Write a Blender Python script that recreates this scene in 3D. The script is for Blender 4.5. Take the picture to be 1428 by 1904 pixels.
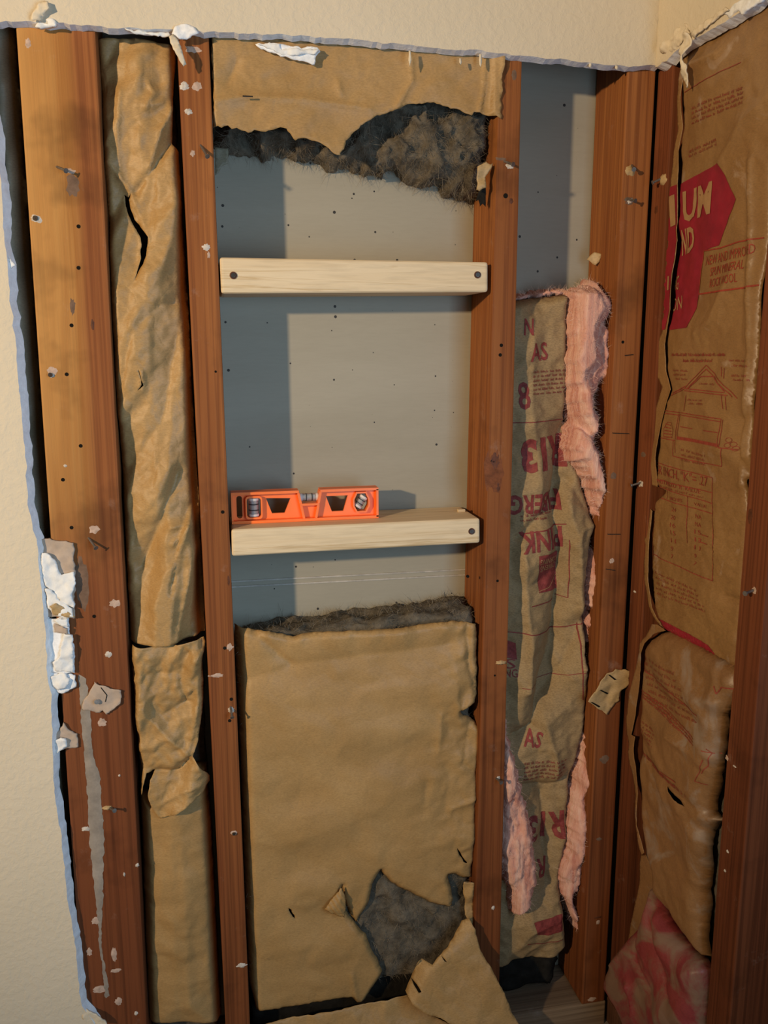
import bpy, bmesh, math, random
import numpy as np
from mathutils import Vector, Matrix, noise
from mathutils.geometry import delaunay_2d_cdt
from mathutils.bvhtree import BVHTree

for o in list(bpy.data.objects): bpy.data.objects.remove(o)
scn = bpy.context.scene
COL = scn.collection
random.seed(7)

# ------------------------------------------------------------------ camera
F, CX, CY = 1624.65, 714.0, 952.0          # focal length and centre, in pixels of a 1428 x 1904 frame
PITCH, YAW, ROLL = 0.189616, 0.204954, -0.0010024
CAM = np.array([0.0, -1.06, 1.0])
_cp, _sp, _cy, _sy = math.cos(PITCH), math.sin(PITCH), math.cos(YAW), math.sin(YAW)
_f = np.array([_sy*_cp, _cy*_cp, -_sp]); _r = np.array([_cy, -_sy, 0.0]); _u = np.cross(_r, _f)
_cr, _sr = math.cos(ROLL), math.sin(ROLL)
_r2 = _r*_cr + _u*_sr; _u2 = _u*_cr - _r*_sr
RT = np.array([_r2, -_u2, _f])
cd = bpy.data.cameras.new('camera'); cam = bpy.data.objects.new('camera', cd); COL.objects.link(cam)
cam.matrix_world = Matrix(((_r2[0], _u2[0], -_f[0], CAM[0]), (_r2[1], _u2[1], -_f[1], CAM[1]),
                           (_r2[2], _u2[2], -_f[2], CAM[2]), (0, 0, 0, 1)))
cd.sensor_fit = 'VERTICAL'; cd.sensor_height = 24.0; cd.lens = 24.0*F/1904.0
cd.clip_start = 0.02
scn.camera = cam

# ------------------------------------------------------------------ world, lights, exposure
w = bpy.data.worlds.new('room_ambience'); scn.world = w; w.use_nodes = True
w.node_tree.nodes['Background'].inputs[0].default_value = (1.0, 0.82, 0.62, 1)
w.node_tree.nodes['Background'].inputs[1].default_value = 0.085

def light(name, kind, loc, energy, color, target=None, **kw):
    l = bpy.data.lights.new(name, kind); o = bpy.data.objects.new(name, l); COL.objects.link(o)
    o.location = loc; l.energy = energy; l.color = color
    for k, v in kw.items(): setattr(l, k, v)
    if target is not None:
        o.rotation_euler = (Vector(target)-Vector(loc)).to_track_quat('-Z', 'Y').to_euler()
    return o
# warm household lamp standing in the room to the left, cool daylight from a window in the right-hand wall
light('room_lamp', 'SPOT', (-1.75, -1.80, 1.47), 262.0, (1.0, 0.75, 0.47), target=(-0.22, 0.0, 1.16), shadow_soft_size=0.045,
      spot_size=math.radians(60), spot_blend=1.0)
light('window_daylight', 'AREA', (0.53, -1.15, 0.90), 13.0, (0.46, 0.72, 1.0), target=(-0.55, -0.88, 0.88),
      shape='RECTANGLE', size=0.8, size_y=0.65)

vs = scn.view_settings
vs.view_transform = 'Standard'; vs.look = 'None'; vs.gamma = 1.0; vs.exposure = -0.10
try: vs.use_curve_mapping = False
except Exception: pass

# ------------------------------------------------------------------ geometry helpers
def ray(u, v): return RT.T @ np.array([(u-CX)/F, (v-CY)/F, 1.0])
def PT(u, v, plane, d):                      # where the view through a photo point meets a plane of the place
    r = ray(u, v); k = {'X': 0, 'Y': 1, 'Z': 2}[plane]
    return CAM + r*((d-CAM[k])/r[k])
def ab(u, v, plane, d):                      # the same, as 2-D coordinates in that plane
    p = PT(u, v, plane, d)
    return (p[0], p[2]) if plane == 'Y' else ((-p[1], p[2]) if plane == 'X' else (p[0], p[1]))
def to3(a, b, d, plane):
    if plane == 'Y': return np.stack([a, d, b], -1)
    if plane == 'X': return np.stack([d, -a, b], -1)
    return np.stack([a, b, d], -1)

ORG = {}
def mkobj(name, V, Fc, mat, parent=None, label=None, cat=None, group=None, kind=None, smooth=False, origin=None):
    V = np.asarray(V, float)
    if parent is not None: off = np.array(ORG[parent.name])
    elif origin is not None: off = np.array(origin)
    else: off = np.array([(V[:, 0].min()+V[:, 0].max())/2, (V[:, 1].min()+V[:, 1].max())/2, V[:, 2].min()])
    me = bpy.data.meshes.new(name)
    me.from_pydata((V-off).tolist(), [], Fc if isinstance(Fc, list) else Fc.tolist())
    me.update()
    o = bpy.data.objects.new(name, me); COL.objects.link(o)
    if mat is not None: me.materials.append(mat)
    if parent is not None: o.parent = parent
    else: o.location = off
    ORG[o.name] = off
    if smooth: me.polygons.foreach_set('use_smooth', [True]*len(me.polygons))
    tag(o, label, cat, group, kind)
    return o
def tag(o, label=None, cat=None, group=None, kind=None):
    if label: o['label'] = label
    if cat: o['category'] = cat
    if group: o['group'] = group
    if kind: o['kind'] = kind
    return o
def empty(name, loc, label, cat, group=None):
    o = bpy.data.objects.new(name, None); COL.objects.link(o); o.location = loc; o.empty_display_size = 0.03
    ORG[o.name] = np.array(loc, float)
    return tag(o, label, cat, group)
def bm_out(bm):
    bm.normal_update()
    V = [tuple(v.co) for v in bm.verts]; bm.verts.index_update()
    Fc = [[v.index for v in f.verts] for f in bm.faces]
    bm.free(); return V, Fc
def hexa(c8, bevel=0.0, seg=2):              # 8 corners: bottom ring then top ring
    bm = bmesh.new(); vv = [bm.verts.new(c) for c in c8]
    for q in ((3, 2, 1, 0), (4, 5, 6, 7), (0, 1, 5, 4), (1, 2, 6, 5), (2, 3, 7, 6), (3, 0, 4, 7)):
        bm.faces.new([vv[i] for i in q])
    bmesh.ops.recalc_face_normals(bm, faces=bm.faces)
    if bevel: bmesh.ops.bevel(bm, geom=list(bm.edges), offset=bevel, segments=seg, affect='EDGES', profile=0.6)
    return bm_out(bm)
def box(x0, x1, y0, y1, z0, z1, bevel=0.0):
    return hexa([(x0, y0, z0), (x1, y0, z0), (x1, y1, z0), (x0, y1, z0), (x0, y0, z1), (x1, y0, z1), (x1, y1, z1), (x0, y1, z1)], bevel)
def join(*parts):
    V = []; Fc = []
    for v, f in parts:
        n = len(V); V += [tuple(p) for p in v]; Fc += [[i+n for i in q] for q in (f if isinstance(f, list) else f.tolist())]
    return V, Fc
def tube(p0, p1, r, n=10, r1=None, cap=True):
    p0 = Vector(p0); p1 = Vector(p1); q = (p1-p0).to_track_quat('Z', 'Y'); r1 = r if r1 is None else r1
    V = []; Fc = []
    for p, rr in ((p0, r), (p1, r1)):
        for k in range(n):
            t = 2*math.pi*k/n; V.append(tuple(p + q @ Vector((rr*math.cos(t), rr*math.sin(t), 0))))
    for k in range(n): Fc.append([k, (k+1) % n, n+(k+1) % n, n+k])
    if cap: Fc += [list(range(n))[::-1], list(range(n, 2*n))]
    return V, Fc

# ---- vectorised noises
def h2(i, j, s): 
    x = np.sin(i*127.1 + j*311.7 + s*74.73)*43758.5453
    return x - np.floor(x)
def vn(a, b, sc, s=0):
    x = a/sc; y = b/sc; i = np.floor(x); j = np.floor(y); u = x-i; v = y-j
    u = u*u*(3-2*u); v = v*v*(3-2*v)
    return ((h2(i, j, s)*(1-u)+h2(i+1, j, s)*u)*(1-v) + (h2(i, j+1, s)*(1-u)+h2(i+1, j+1, s)*u)*v)*2-1
def fbm(a, b, sc, s=0, n=4, g=0.5):
    t = 0; k = 1.0
    for i in range(n): t = t + k*vn(a, b, sc, s+i*17); k *= g; sc *= 0.5
    return t
def facet(a, b, sc, s=0, warp=0.35, rot=0.5, an=1.0):     # flat facets meeting in sharp creases, like crumpled paper
    a2 = a + warp*sc*vn(a, b, sc*1.3, s+3); b2 = b + warp*sc*vn(a, b, sc*1.3, s+9)
    c, d = math.cos(rot), math.sin(rot); x = (a2*c - b2*d)/sc; y = (a2*d + b2*c)/(sc*an)
    k = (x+y)*0.36602540; i = np.floor(x+k); j = np.floor(y+k); u = x+k-i; v = y+k-j
    h00 = h2(i, j, s); h11 = h2(i+1, j+1, s); h10 = h2(i+1, j, s); h01 = h2(i, j+1, s)
    return np.where(u > v, h00 + (h10-h00)*u + (h11-h10)*v, h00 + (h01-h00)*v + (h11-h01)*u)*2-1
def seg_dist(A, B, P, closed=True):
    P = np.asarray(P, float); n = len(P); best = np.full(A.shape, 1e9)
    for k in range(n if closed else n-1):
        p = P[k]; q = P[(k+1) % n]; e = q-p; L = max(e@e, 1e-12)
        t = np.clip(((A-p[0])*e[0]+(B-p[1])*e[1])/L, 0, 1)
        best = np.minimum(best, np.hypot(A-p[0]-t*e[0], B-p[1]-t*e[1]))
    return best
def inside(A, B, P):
    P = np.asarray(P, float); r = np.zeros(A.shape, bool); n = len(P); j = n-1
    for i in range(n):
        c = ((P[i, 1] > B) != (P[j, 1] > B)) & (A < (P[j, 0]-P[i, 0])*(B-P[i, 1])/(P[j, 1]-P[i, 1]+1e-15)+P[i, 0])
        r ^= c; j = i
    return r
def refine(P, step, jag, seed):
    out = []; n = len(P)
    for k in range(n):
        p = np.array(P[k]); q = np.array(P[(k+1) % n]); e = q-p; L = np.hypot(*e); m = max(1, int(L/step))
        nn = np.array([-e[1], e[0]])/max(L, 1e-9)
        for t in range(m):
            c = p + e*t/m
            if jag: c = c + nn*jag*(vn(np.array(c[0]), np.array(c[1]), 0.006, seed) + 0.6*vn(np.array(c[0]), np.array(c[1]), 0.0025, seed+1))
            out.append((float(c[0]), float(c[1])))
    return out
def tri2d(P, holes, step, jag, seed):
    P = refine(P, step, jag, seed); holes = [refine(h, step, jag, seed+5) for h in holes]
    pts = list(P); edges = [(i, (i+1) % len(P)) for i in range(len(P))]
    for h in holes:
        n = len(pts); pts += h; edges += [(n+i, n+(i+1) % len(h)) for i in range(len(h))]
    PA = np.array(P); a0, b0 = PA.min(0); a1, b1 = PA.max(0)
    ga, gb = np.meshgrid(np.arange(a0, a1, step), np.arange(b0, b1, step*0.866)); ga = ga.copy()
    ga[1::2] += step/2; ga = ga.ravel(); gb = gb.ravel()
    rs = np.random.RandomState(seed); ga = ga + rs.uniform(-.2, .2, ga.shape)*step; gb = gb + rs.uniform(-.2, .2, gb.shape)*step
    m = inside(ga, gb, P) & (seg_dist(ga, gb, P) > step*0.45)
    for h in holes: m &= ~inside(ga, gb, h) & (seg_dist(ga, gb, h) > step*0.45)
    pts += list(zip(ga[m].tolist(), gb[m].tolist()))
    r = delaunay_2d_cdt([Vector(p) for p in pts], edges, [], 0, 1e-7)
    V = np.array([(v.x, v.y) for v in r[0]]); T = np.array([f for f in r[2] if len(f) == 3])
    c = V[T].mean(1); k = inside(c[:, 0], c[:, 1], P)
    for h in holes: k &= ~inside(c[:, 0], c[:, 1], h)
    return V, T[k], P
def crease(A, B, pts, wd, ht):               # ht > 0 lifts a ridge towards the room, < 0 presses a valley in
    return -ht*np.exp(-seg_dist(A, B, pts, False)/wd)
SH = {}
def sheet(name, px, d0, plane, depth, mat, parent=None, holes=(), step=0.003, jag=0.0004, thick=0.0005, seed=0, label=None,
          cat=None, group=None, kind=None, smooth=True, room=-1, abpoly=None):
    """A sheet of paper (or a wool face) in a plane of the place; depth(A, B, edge_distance) gives every point its distance."""
    P = abpoly if abpoly is not None else [ab(u, v, plane, d0) for u, v in px]
    H = [[ab(u, v, plane, d0) for u, v in h] for h in holes]
    V, T, PO = tri2d(P, H, step, jag, seed)
    A, B = V[:, 0], V[:, 1]
    D = depth(A, B, seg_dist(A, B, PO)) if callable(depth) else np.full(A.shape, depth)
    V3 = to3(A, B, D, plane)
    v = V3[T]; nrm = np.cross(v[:, 1]-v[:, 0], v[:, 2]-v[:, 0])
    ax = {'X': 0, 'Y': 1, 'Z': 2}[plane]; want = 1 if plane == 'Z' else -1
    T = np.where((nrm[:, ax]*want < 0)[:, None], T[:, ::-1], T)
    o = mkobj(name, V3, T, mat, parent, label, cat, group, kind, smooth)
    if thick:
        md = o.modifiers.new('thickness', 'SOLIDIFY'); md.thickness = thick; md.offset = -1
    SH[o.name] = (BVHTree.FromPolygons(V3.tolist(), T.tolist()), plane, d0, V3, T)
    return o
def drape(V2, T, o, lift, seed=0):           # lay 2-D shapes on a sheet
    bvh, plane, d0, _, _ = SH[o.name]; out = []
    for a, b in V2:
        p = Vector(to3(np.array(a), np.array(b), np.array(d0), plane).tolist()); ax = {'X': 0, 'Y': 1, 'Z': 2}[plane]
        p[ax] = -2.0 if plane != 'Z' else 3.0
        n = Vector((0, 0, 0)); n[ax] = 1 if plane != 'Z' else -1
        h = bvh.ray_cast(p, n)[0]
        if h is None: p[ax] = float('nan')
        else: p[ax] = h[ax] - n[ax]*lift
        out.append(tuple(p))
    V = np.array(out); ok = ~np.isnan(V).any(1)
    T = [t for t in T if all(ok[i] for i in t)]
    used = sorted({i for t in T for i in t}); mp = {i: k for k, i in enumerate(used)}
    return [tuple(V[i]) for i in used], [[mp[i] for i in t] for t in T]
def text2d(s, p0, p1, hgt, step=0.0035, bold=0.0):
    bold += 0.018 if hgt > .018 else 0.0
    return _text2d(s, p0, p1, hgt, step, bold)
def _text2d(s, p0, p1, hgt, step, bold):          # flat lettering between two points of the sheet's plane
    cu = bpy.data.curves.new('t', 'FONT'); cu.body = s; cu.size = 1.0; cu.resolution_u = 2; cu.offset = bold
    ob = bpy.data.objects.new('t', cu); COL.objects.link(ob)
    dg = bpy.context.evaluated_depsgraph_get(); me = bpy.data.meshes.new_from_object(ob.evaluated_get(dg))
    bm = bmesh.new(); bm.from_mesh(me); bpy.data.objects.remove(ob); bpy.data.curves.remove(cu); bpy.data.meshes.remove(me)
    X = [v.co.x for v in bm.verts]
    if not X: bm.free(); return np.zeros((0, 2)), []
    x0, x1 = min(X), max(X); p0 = np.array(p0); p1 = np.array(p1); e = p1-p0; L = np.hypot(*e); e = e/L; n = np.array([-e[1], e[0]])
    for v in bm.verts:
        q = p0 + e*((v.co.x-x0)/(x1-x0)*L) + n*(v.co.y/0.69*hgt); v.co = (q[0], q[1], 0)
    bmesh.ops.triangulate(bm, faces=bm.faces)
    for _ in range(5):
        le = [x for x in bm.edges if x.calc_length() > step]
        if not le: break
        bmesh.ops.subdivide_edges(bm, edges=le, cuts=1); bmesh.ops.triangulate(bm, faces=bm.faces)
    V = np.array([(v.co.x, v.co.y) for v in bm.verts]); bm.verts.index_update()
    T = [[v.index for v in f.verts] for f in bm.faces]; bm.free()
    return V, T
def stroke2d(P, wd, step=0.003):
    V = []; T = []
    for p, q in zip(P[:-1], P[1:]):
        p = np.array(p); q = np.array(q); e = q-p; L = np.hypot(*e)
        if L < 1e-6: continue
        n = np.array([-e[1], e[0]])/L*wd/2; m = max(1, int(L/step)); k = len(V)
        for t in range(m+1):
            c = p+e*t/m; V += [tuple(c-n), tuple(c+n)]
        for t in range(m): i = k+2*t; T += [[i, i+2, i+1], [i+1, i+2, i+3]]
    return np.array(V), T
class Print:                                 # flat print on one facing: words and solid shapes are parts, fine lines one part
    def __init__(s, o): s.o = o; s.C = []; s.plane = SH[o.name][1]; s.d0 = SH[o.name][2]
    def add(s, V, T, solid=False): s.C.append(([tuple(v) for v in V], [list(t) for t in T], solid))
    def q(s, p): return ab(p[0], p[1], s.plane, s.d0)
    def text(s, t, a, b, hpx, bold=0.0):
        A, B = s.q(a), s.q(b); c = s.q((a[0], a[1]-hpx))
        hh = np.hypot(c[0]-A[0], c[1]-A[1]); s.add(*text2d(t, A, B, hh, bold=bold), hh > 0.008)
    def line(s, pts, wpx=1.0, close=False):
        if close: pts = list(pts)+[pts[0]]
        s.add(*stroke2d([s.q(p) for p in pts], wpx*0.00072))
    def poly(s, pts, holes=()):
        V, T, _ = tri2d([s.q(p) for p in pts], [[s.q(p) for p in h] for h in holes], 0.003, 0.0, 3); s.add(V, T.tolist(), True)
    def micro(s, a, b, hpx, seed=0):         # lettering too small to read in the photograph: letter-sized dashes
        rs = random.Random(seed); a = np.array(a, float); b = np.array(b, float); L = np.hypot(*(b-a)); t = 0
        while t < L:
            wl = rs.uniform(5, 16); k = t
            while k < min(t+wl, L)-1.0:
                c = a+(b-a)*(k/L); h = hpx*rs.choice((0.6, 0.8, 1.0)); s.line([c, c+np.array((rs.uniform(-.5, .5), -h))], 0.9)
                if rs.random() < .6: yy = rs.uniform(0, h); s.line([c+np.array((0, -yy)), c+np.array((1.6, -yy))], 0.8)
                k += 2.1
            t += wl+3
    def build(s, name, mat, lift=0.0007, label=None):
        LV, LT = [], []
        for V, T, solid in s.C:
            if solid:
                V3, T3 = drape(V, T, s.o, lift)
                if T3: mkobj(name, V3, T3, mat, s.o, label)
            else: n = len(LV); LV += V; LT += [[i+n for i in t] for t in T]
        if LT:
            V3, T3 = drape(LV, LT, s.o, lift)
            if T3: mkobj('fine_print', V3, T3, mat, s.o, kind='stuff')
def fibres(name, src, n, length, width, mat, parent, seed=0, down=0.4, zr=None):      # loose fibres standing off a wool face
    _, plane, _, V3, T = SH[src] if isinstance(src, str) else src
    rs = np.random.RandomState(seed); t = V3[T]; ar = np.linalg.norm(np.cross(t[:, 1]-t[:, 0], t[:, 2]-t[:, 0]), axis=1)
    k = rs.choice(len(T), n, p=ar/ar.sum()); u = rs.rand(n, 2); f = u.sum(1) > 1; u[f] = 1-u[f]
    p = t[k, 0] + (t[k, 1]-t[k, 0])*u[:, :1] + (t[k, 2]-t[k, 0])*u[:, 1:]
    nr = np.cross(t[k, 1]-t[k, 0], t[k, 2]-t[k, 0]); nr /= np.linalg.norm(nr, axis=1)[:, None]+1e-12
    d = nr*rs.uniform(0.1, 0.7, (n, 1)) + rs.normal(0, .6, (n, 3)); d[:, 2] -= down; d /= np.linalg.norm(d, axis=1)[:, None]
    L = length*rs.uniform(.4, 1.2, (n, 1)); side = np.cross(d, rs.normal(0, 1, (n, 3))); side /= np.linalg.norm(side, axis=1)[:, None]
    bend = rs.normal(0, .35, (n, 3))*L; W = width
    p = p-nr*0.001
    a, b = p-side*W, p+side*W; m0 = p+d*L*.5+bend*.3; c, e = m0-side*W*.8, m0+side*W*.8; tip = p+d*L+bend
    V = np.stack([a, b, c, e, tip], 1).reshape(-1, 3); i = np.arange(n)*5
    T2 = np.concatenate([np.stack([i, i+1, i+3], 1), np.stack([i, i+3, i+2], 1), np.stack([i+2, i+3, i+4], 1)])
    return mkobj(name, V, T2, mat, parent, kind='stuff')
def lump(name, x0, x1, y0, y1, z0, z1, mat, parent, amp=0.006, sc=0.03, res=0.006, seed=0, rad=0.012, shape=None):
    """A wool block: a box with rounded edges and a lumpy skin."""
    V = []; T = []; idx = {}
    nx, ny, nz = [max(2, int((q-p)/res)) for p, q in ((x0, x1), (y0, y1), (z0, z1))]
    def vid(i, j, k):
        if (i, j, k) not in idx: idx[(i, j, k)] = len(V); V.append((x0+(x1-x0)*i/nx, y0+(y1-y0)*j/ny, z0+(z1-z0)*k/nz))
        return idx[(i, j, k)]
    def quad(a, b, c, d): T.append([vid(*a), vid(*b), vid(*c), vid(*d)])
    for i in range(nx):
        for k in range(nz): quad((i, 0, k), (i+1, 0, k), (i+1, 0, k+1), (i, 0, k+1)); quad((i, ny, k), (i, ny, k+1), (i+1, ny, k+1), (i+1, ny, k))
    for j in range(ny):
        for k in range(nz): quad((0, j, k), (0, j, k+1), (0, j+1, k+1), (0, j+1, k)); quad((nx, j, k), (nx, j+1, k), (nx, j+1, k+1), (nx, j, k+1))
    for i in range(nx):
        for j in range(ny): quad((i, j, nz), (i+1, j, nz), (i+1, j+1, nz), (i, j+1, nz)); quad((i, j, 0), (i, j+1, 0), (i+1, j+1, 0), (i+1, j, 0))
    V = np.array(V); lo = np.array([x0, y0, z0]); hi = np.array([x1, y1, z1]); mid = np.clip(V, lo+rad, hi-rad)
    dv = V-mid; L = np.linalg.norm(dv, axis=1)[:, None]; V = np.where(L > 1e-9, mid+dv/np.maximum(L, 1e-9)*rad, V)
    for q in range(len(V)):
        p = Vector(V[q])*(1/sc)+Vector((seed*3.1, seed*1.7, 0))
        nv = noise.noise_vector(p) + noise.noise_vector(p*2.3)*0.6 + noise.noise_vector(p*5.1)*0.35
        V[q] += np.array(nv)*amp
        if V[q][1] > y1: V[q][1] = y1
    if shape is not None: V = shape(V)
    o = mkobj(name, V, T, mat, parent, smooth=True)
    TT = np.array([[a, b, c] for a, b, c, d in T]+[[a, c, d] for a, b, c, d in T])
    SH[o.name] = (None, 'Y', 0, V, TT)
    return o

# ------------------------------------------------------------------ materials
def mat(name, rough=0.8, spec=0.25):
    m = bpy.data.materials.new(name); m.use_nodes = True; nt = m.node_tree
    b = nt.nodes['Principled BSDF']; b.inputs['Roughness'].default_value = rough; b.inputs['Specular IOR Level'].default_value = spec
    return m, nt, b
def nd(nt, t, **kw):
    n = nt.nodes.new(t)
    for k, v in kw.items():
        if k.startswith('i_'): n.inputs[k[2:].replace('_', ' ')].default_value = v
        else: setattr(n, k, v)
    return n
def coords(nt, scale, rnd=0.0):
    tc = nd(nt, 'ShaderNodeTexCoord'); mp = nd(nt, 'ShaderNodeMapping'); mp.inputs['Scale'].default_value = scale
    if rnd:
        oi = nd(nt, 'ShaderNodeObjectInfo'); mu = nd(nt, 'ShaderNodeMath', operation='MULTIPLY'); mu.inputs[1].default_value = rnd
        cb = nd(nt, 'ShaderNodeCombineXYZ'); nt.links.new(oi.outputs['Random'], mu.inputs[0])
        for k in range(3): nt.links.new(mu.outputs[0], cb.inputs[k])
        ad = nd(nt, 'ShaderNodeVectorMath', operation='ADD'); nt.links.new(tc.outputs['Object'], ad.inputs[0]); nt.links.new(cb.outputs[0], ad.inputs[1])
        nt.links.new(ad.outputs[0], mp.inputs[0])
    else: nt.links.new(tc.outputs['Object'], mp.inputs[0])
    return mp.outputs[0]
def ntex(nt, vec, scale, detail=4.0, rough=0.55, dist=0.0):
    n = nd(nt, 'ShaderNodeTexNoise'); n.inputs['Scale'].default_value = scale; n.inputs['Detail'].default_value = detail
    n.inputs['Roughness'].default_value = rough; n.inputs['Distortion'].default_value = dist
    nt.links.new(vec, n.inputs['Vector']); return n.outputs[0]
def ramp(nt, fac, stops, interp='LINEAR'):
    r = nd(nt, 'ShaderNodeValToRGB'); r.color_ramp.interpolation = interp; e = r.color_ramp.elements
    while len(e) < len(stops): e.new(0.5)
    for x, (p, c) in zip(e, stops): x.position = p; x.color = (c+(1,)) if len(c) == 3 else c
    nt.links.new(fac, r.inputs[0]); return r.outputs[0]
def mix(nt, fac, a, b, mode='MIX'):
    n = nd(nt, 'ShaderNodeMix', data_type='RGBA', blend_type=mode)
    for sock, val in ((n.inputs[0], fac), (n.inputs[6], a), (n.inputs[7], b)):
        if hasattr(val, 'links'): nt.links.new(val, sock)
        else: sock.default_value = val if not isinstance(val, tuple) else (val+(1,) if len(val) == 3 else val)
    return n.outputs[2]
def bump(nt, b, hgt, strength, dist):
    n = nd(nt, 'ShaderNodeBump'); n.inputs['Strength'].default_value = strength; n.inputs['Distance'].default_value = dist
    nt.links.new(hgt, n.inputs['Height']); nt.links.new(n.outputs[0], b.inputs['Normal'])
def g(v): return (v, v, v)
def wood(name, dark, light_, streak, dust=0.2, axis=2, rough=0.65, lines=0.55, gold=None, age_shade=None):
    m, nt, b = mat(name, rough, 0.16)
    sc = [240.0, 240.0, 240.0]; sc[axis] = 3.0; sl = [26.0, 26.0, 26.0]; sl[axis] = 1.6
    v1 = coords(nt, sc, 7.0); v2 = coords(nt, sl, 5.0); v3 = coords(nt, (1, 1, 1), 3.0)
    base = ramp(nt, ntex(nt, v2, 1.0, 5, 0.6, 0.6), [(0.3, dark), (0.68, light_)])
    ln = ramp(nt, ntex(nt, v1, 1.0, 3, 0.6), [(0.36, g(0.0)), (0.56, g(1.0))])
    f = nd(nt, 'ShaderNodeMath', operation='MULTIPLY_ADD'); nt.links.new(ln, f.inputs[0]); f.inputs[1].default_value = -lines; f.inputs[2].default_value = lines
    c = mix(nt, f.outputs[0], base, streak)
    if gold:                                 # paler planed face with a rough-sawn darker edge strip, as on the wide stud
        tc = nd(nt, 'ShaderNodeTexCoord'); sp = nd(nt, 'ShaderNodeSeparateXYZ'); nt.links.new(tc.outputs['Object'], sp.inputs[0])
        wob = ntex(nt, coords(nt, (8, 8, 1.5)), 1.0, 4)
        ax = nd(nt, 'ShaderNodeMath', operation='MULTIPLY_ADD'); nt.links.new(wob, ax.inputs[0]); ax.inputs[1].default_value = -0.03; nt.links.new(sp.outputs[0], ax.inputs[2])
        mx = ramp(nt, ax.outputs[0], [(0.0, g(1.0)), (0.012, g(0.0))])
        nx = nd(nt, 'ShaderNodeMath', operation='ADD'); nx.inputs[1].default_value = 0.0; nt.links.new(ax.outputs[0], nx.inputs[0])
        zz = nd(nt, 'ShaderNodeMath', operation='MULTIPLY_ADD'); nt.links.new(wob, zz.inputs[0]); zz.inputs[1].default_value = 0.08; nt.links.new(sp.outputs[2], zz.inputs[2])
        zr = nd(nt, 'ShaderNodeMapRange'); nt.links.new(zz.outputs[0], zr.inputs[0]); zr.inputs[1].default_value = 0.72; zr.inputs[2].default_value = 0.82
        zm = nd(nt, 'ShaderNodeMath', operation='MULTIPLY'); nt.links.new(mx, zm.inputs[0]); nt.links.new(zr.outputs[0], zm.inputs[1])
        kk = nd(nt, 'ShaderNodeMath', operation='MULTIPLY'); nt.links.new(zm.outputs[0], kk.inputs[0]); kk.inputs[1].default_value = 0.85
        gcol = ramp(nt, ntex(nt, v2, 1.0, 5, 0.6, 1.0), [(0.35, gold[0]), (0.62, gold[1])])
        c = mix(nt, kk.outputs[0], c, gcol)
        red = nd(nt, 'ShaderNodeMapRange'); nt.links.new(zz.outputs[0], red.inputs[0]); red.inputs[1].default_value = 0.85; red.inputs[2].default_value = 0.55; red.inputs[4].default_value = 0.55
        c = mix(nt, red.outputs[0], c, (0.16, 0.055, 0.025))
    if age_shade:                                  # redder lower lengths: partly unbleached timber, partly light falloff painted into the colour
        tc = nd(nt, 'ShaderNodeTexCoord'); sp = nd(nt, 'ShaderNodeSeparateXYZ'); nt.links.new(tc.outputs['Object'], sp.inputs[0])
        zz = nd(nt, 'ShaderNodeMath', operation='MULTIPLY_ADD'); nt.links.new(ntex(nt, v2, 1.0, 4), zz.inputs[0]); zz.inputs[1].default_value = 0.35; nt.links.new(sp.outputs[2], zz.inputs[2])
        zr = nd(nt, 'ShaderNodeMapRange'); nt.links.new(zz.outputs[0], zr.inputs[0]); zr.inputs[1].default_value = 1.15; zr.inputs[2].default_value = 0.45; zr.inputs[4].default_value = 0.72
        ag = mix(nt, ln, tuple(x*.55 for x in age_shade), age_shade)
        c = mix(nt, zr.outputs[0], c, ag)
    dn = ramp(nt, ntex(nt, v3, 22.0, 8, 0.7), [(0.62, g(0.0)), (0.80, g(1.0))])
    df = nd(nt, 'ShaderNodeMath', operation='MULTIPLY'); nt.links.new(dn, df.inputs[0]); df.inputs[1].default_value = dust
    c = mix(nt, df.outputs[0], c, (0.62, 0.50, 0.42))
    st = ramp(nt, ntex(nt, v3, 9.0, 4, 0.6), [(0.30, g(0.55)), (0.44, g(1.0))])
    c = mix(nt, 0.8, c, st, 'MULTIPLY')
    nt.links.new(c, b.inputs['Base Color']); bump(nt, b, ln, 0.25, 0.0006)
    return m
M = {}
M['stud'] = wood('old_fir_orange', (0.24, 0.078, 0.022), (0.38, 0.145, 0.042), (0.13, 0.036, 0.012), age_shade=(0.165, 0.046, 0.017))
M['stud_dark'] = wood('old_fir_red_brown', (0.17, 0.050, 0.020), (0.26, 0.085, 0.032), (0.09, 0.025, 0.010), age_shade=(0.11, 0.032, 0.014))
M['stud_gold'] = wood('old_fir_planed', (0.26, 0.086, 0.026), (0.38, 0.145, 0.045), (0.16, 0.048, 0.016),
                      age_shade=(0.165, 0.046, 0.017), gold=((0.38, 0.165, 0.042), (0.54, 0.275, 0.080)))
M['plate'] = wood('old_plate_grey_brown', (0.16, 0.10, 0.06), (0.30, 0.21, 0.13), (0.10, 0.06, 0.035), axis=0)
M['side_wood'] = wood('old_stud_side_dull', (0.10, 0.045, 0.025), (0.19, 0.085, 0.045), (0.07, 0.028, 0.015))
def pine():
    m, nt, b = mat('new_pine', 0.55, 0.3)
    n0 = ntex(nt, coords(nt, (1.6, 22, 60), 4.0), 1.0, 5, 0.6, 1.2)
    c = ramp(nt, n0, [(0.30, (0.52, 0.36, 0.18)), (0.40, (0.74, 0.57, 0.35)), (0.55, (0.78, 0.62, 0.40)), (0.60, (0.60, 0.43, 0.23)), (0.66, (0.78, 0.62, 0.40))])
    n2 = ntex(nt, coords(nt, (26, 260, 300), 2.0), 1.0, 4)
    c = mix(nt, 0.45, c, ramp(nt, n2, [(0.35, g(0.78)), (0.55, g(1.0))]), 'MULTIPLY')
    nt.links.new(c, b.inputs['Base Color']); bump(nt, b, n2, 0.35, 0.0008)
    return m
M['pine'] = pine()
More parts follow.
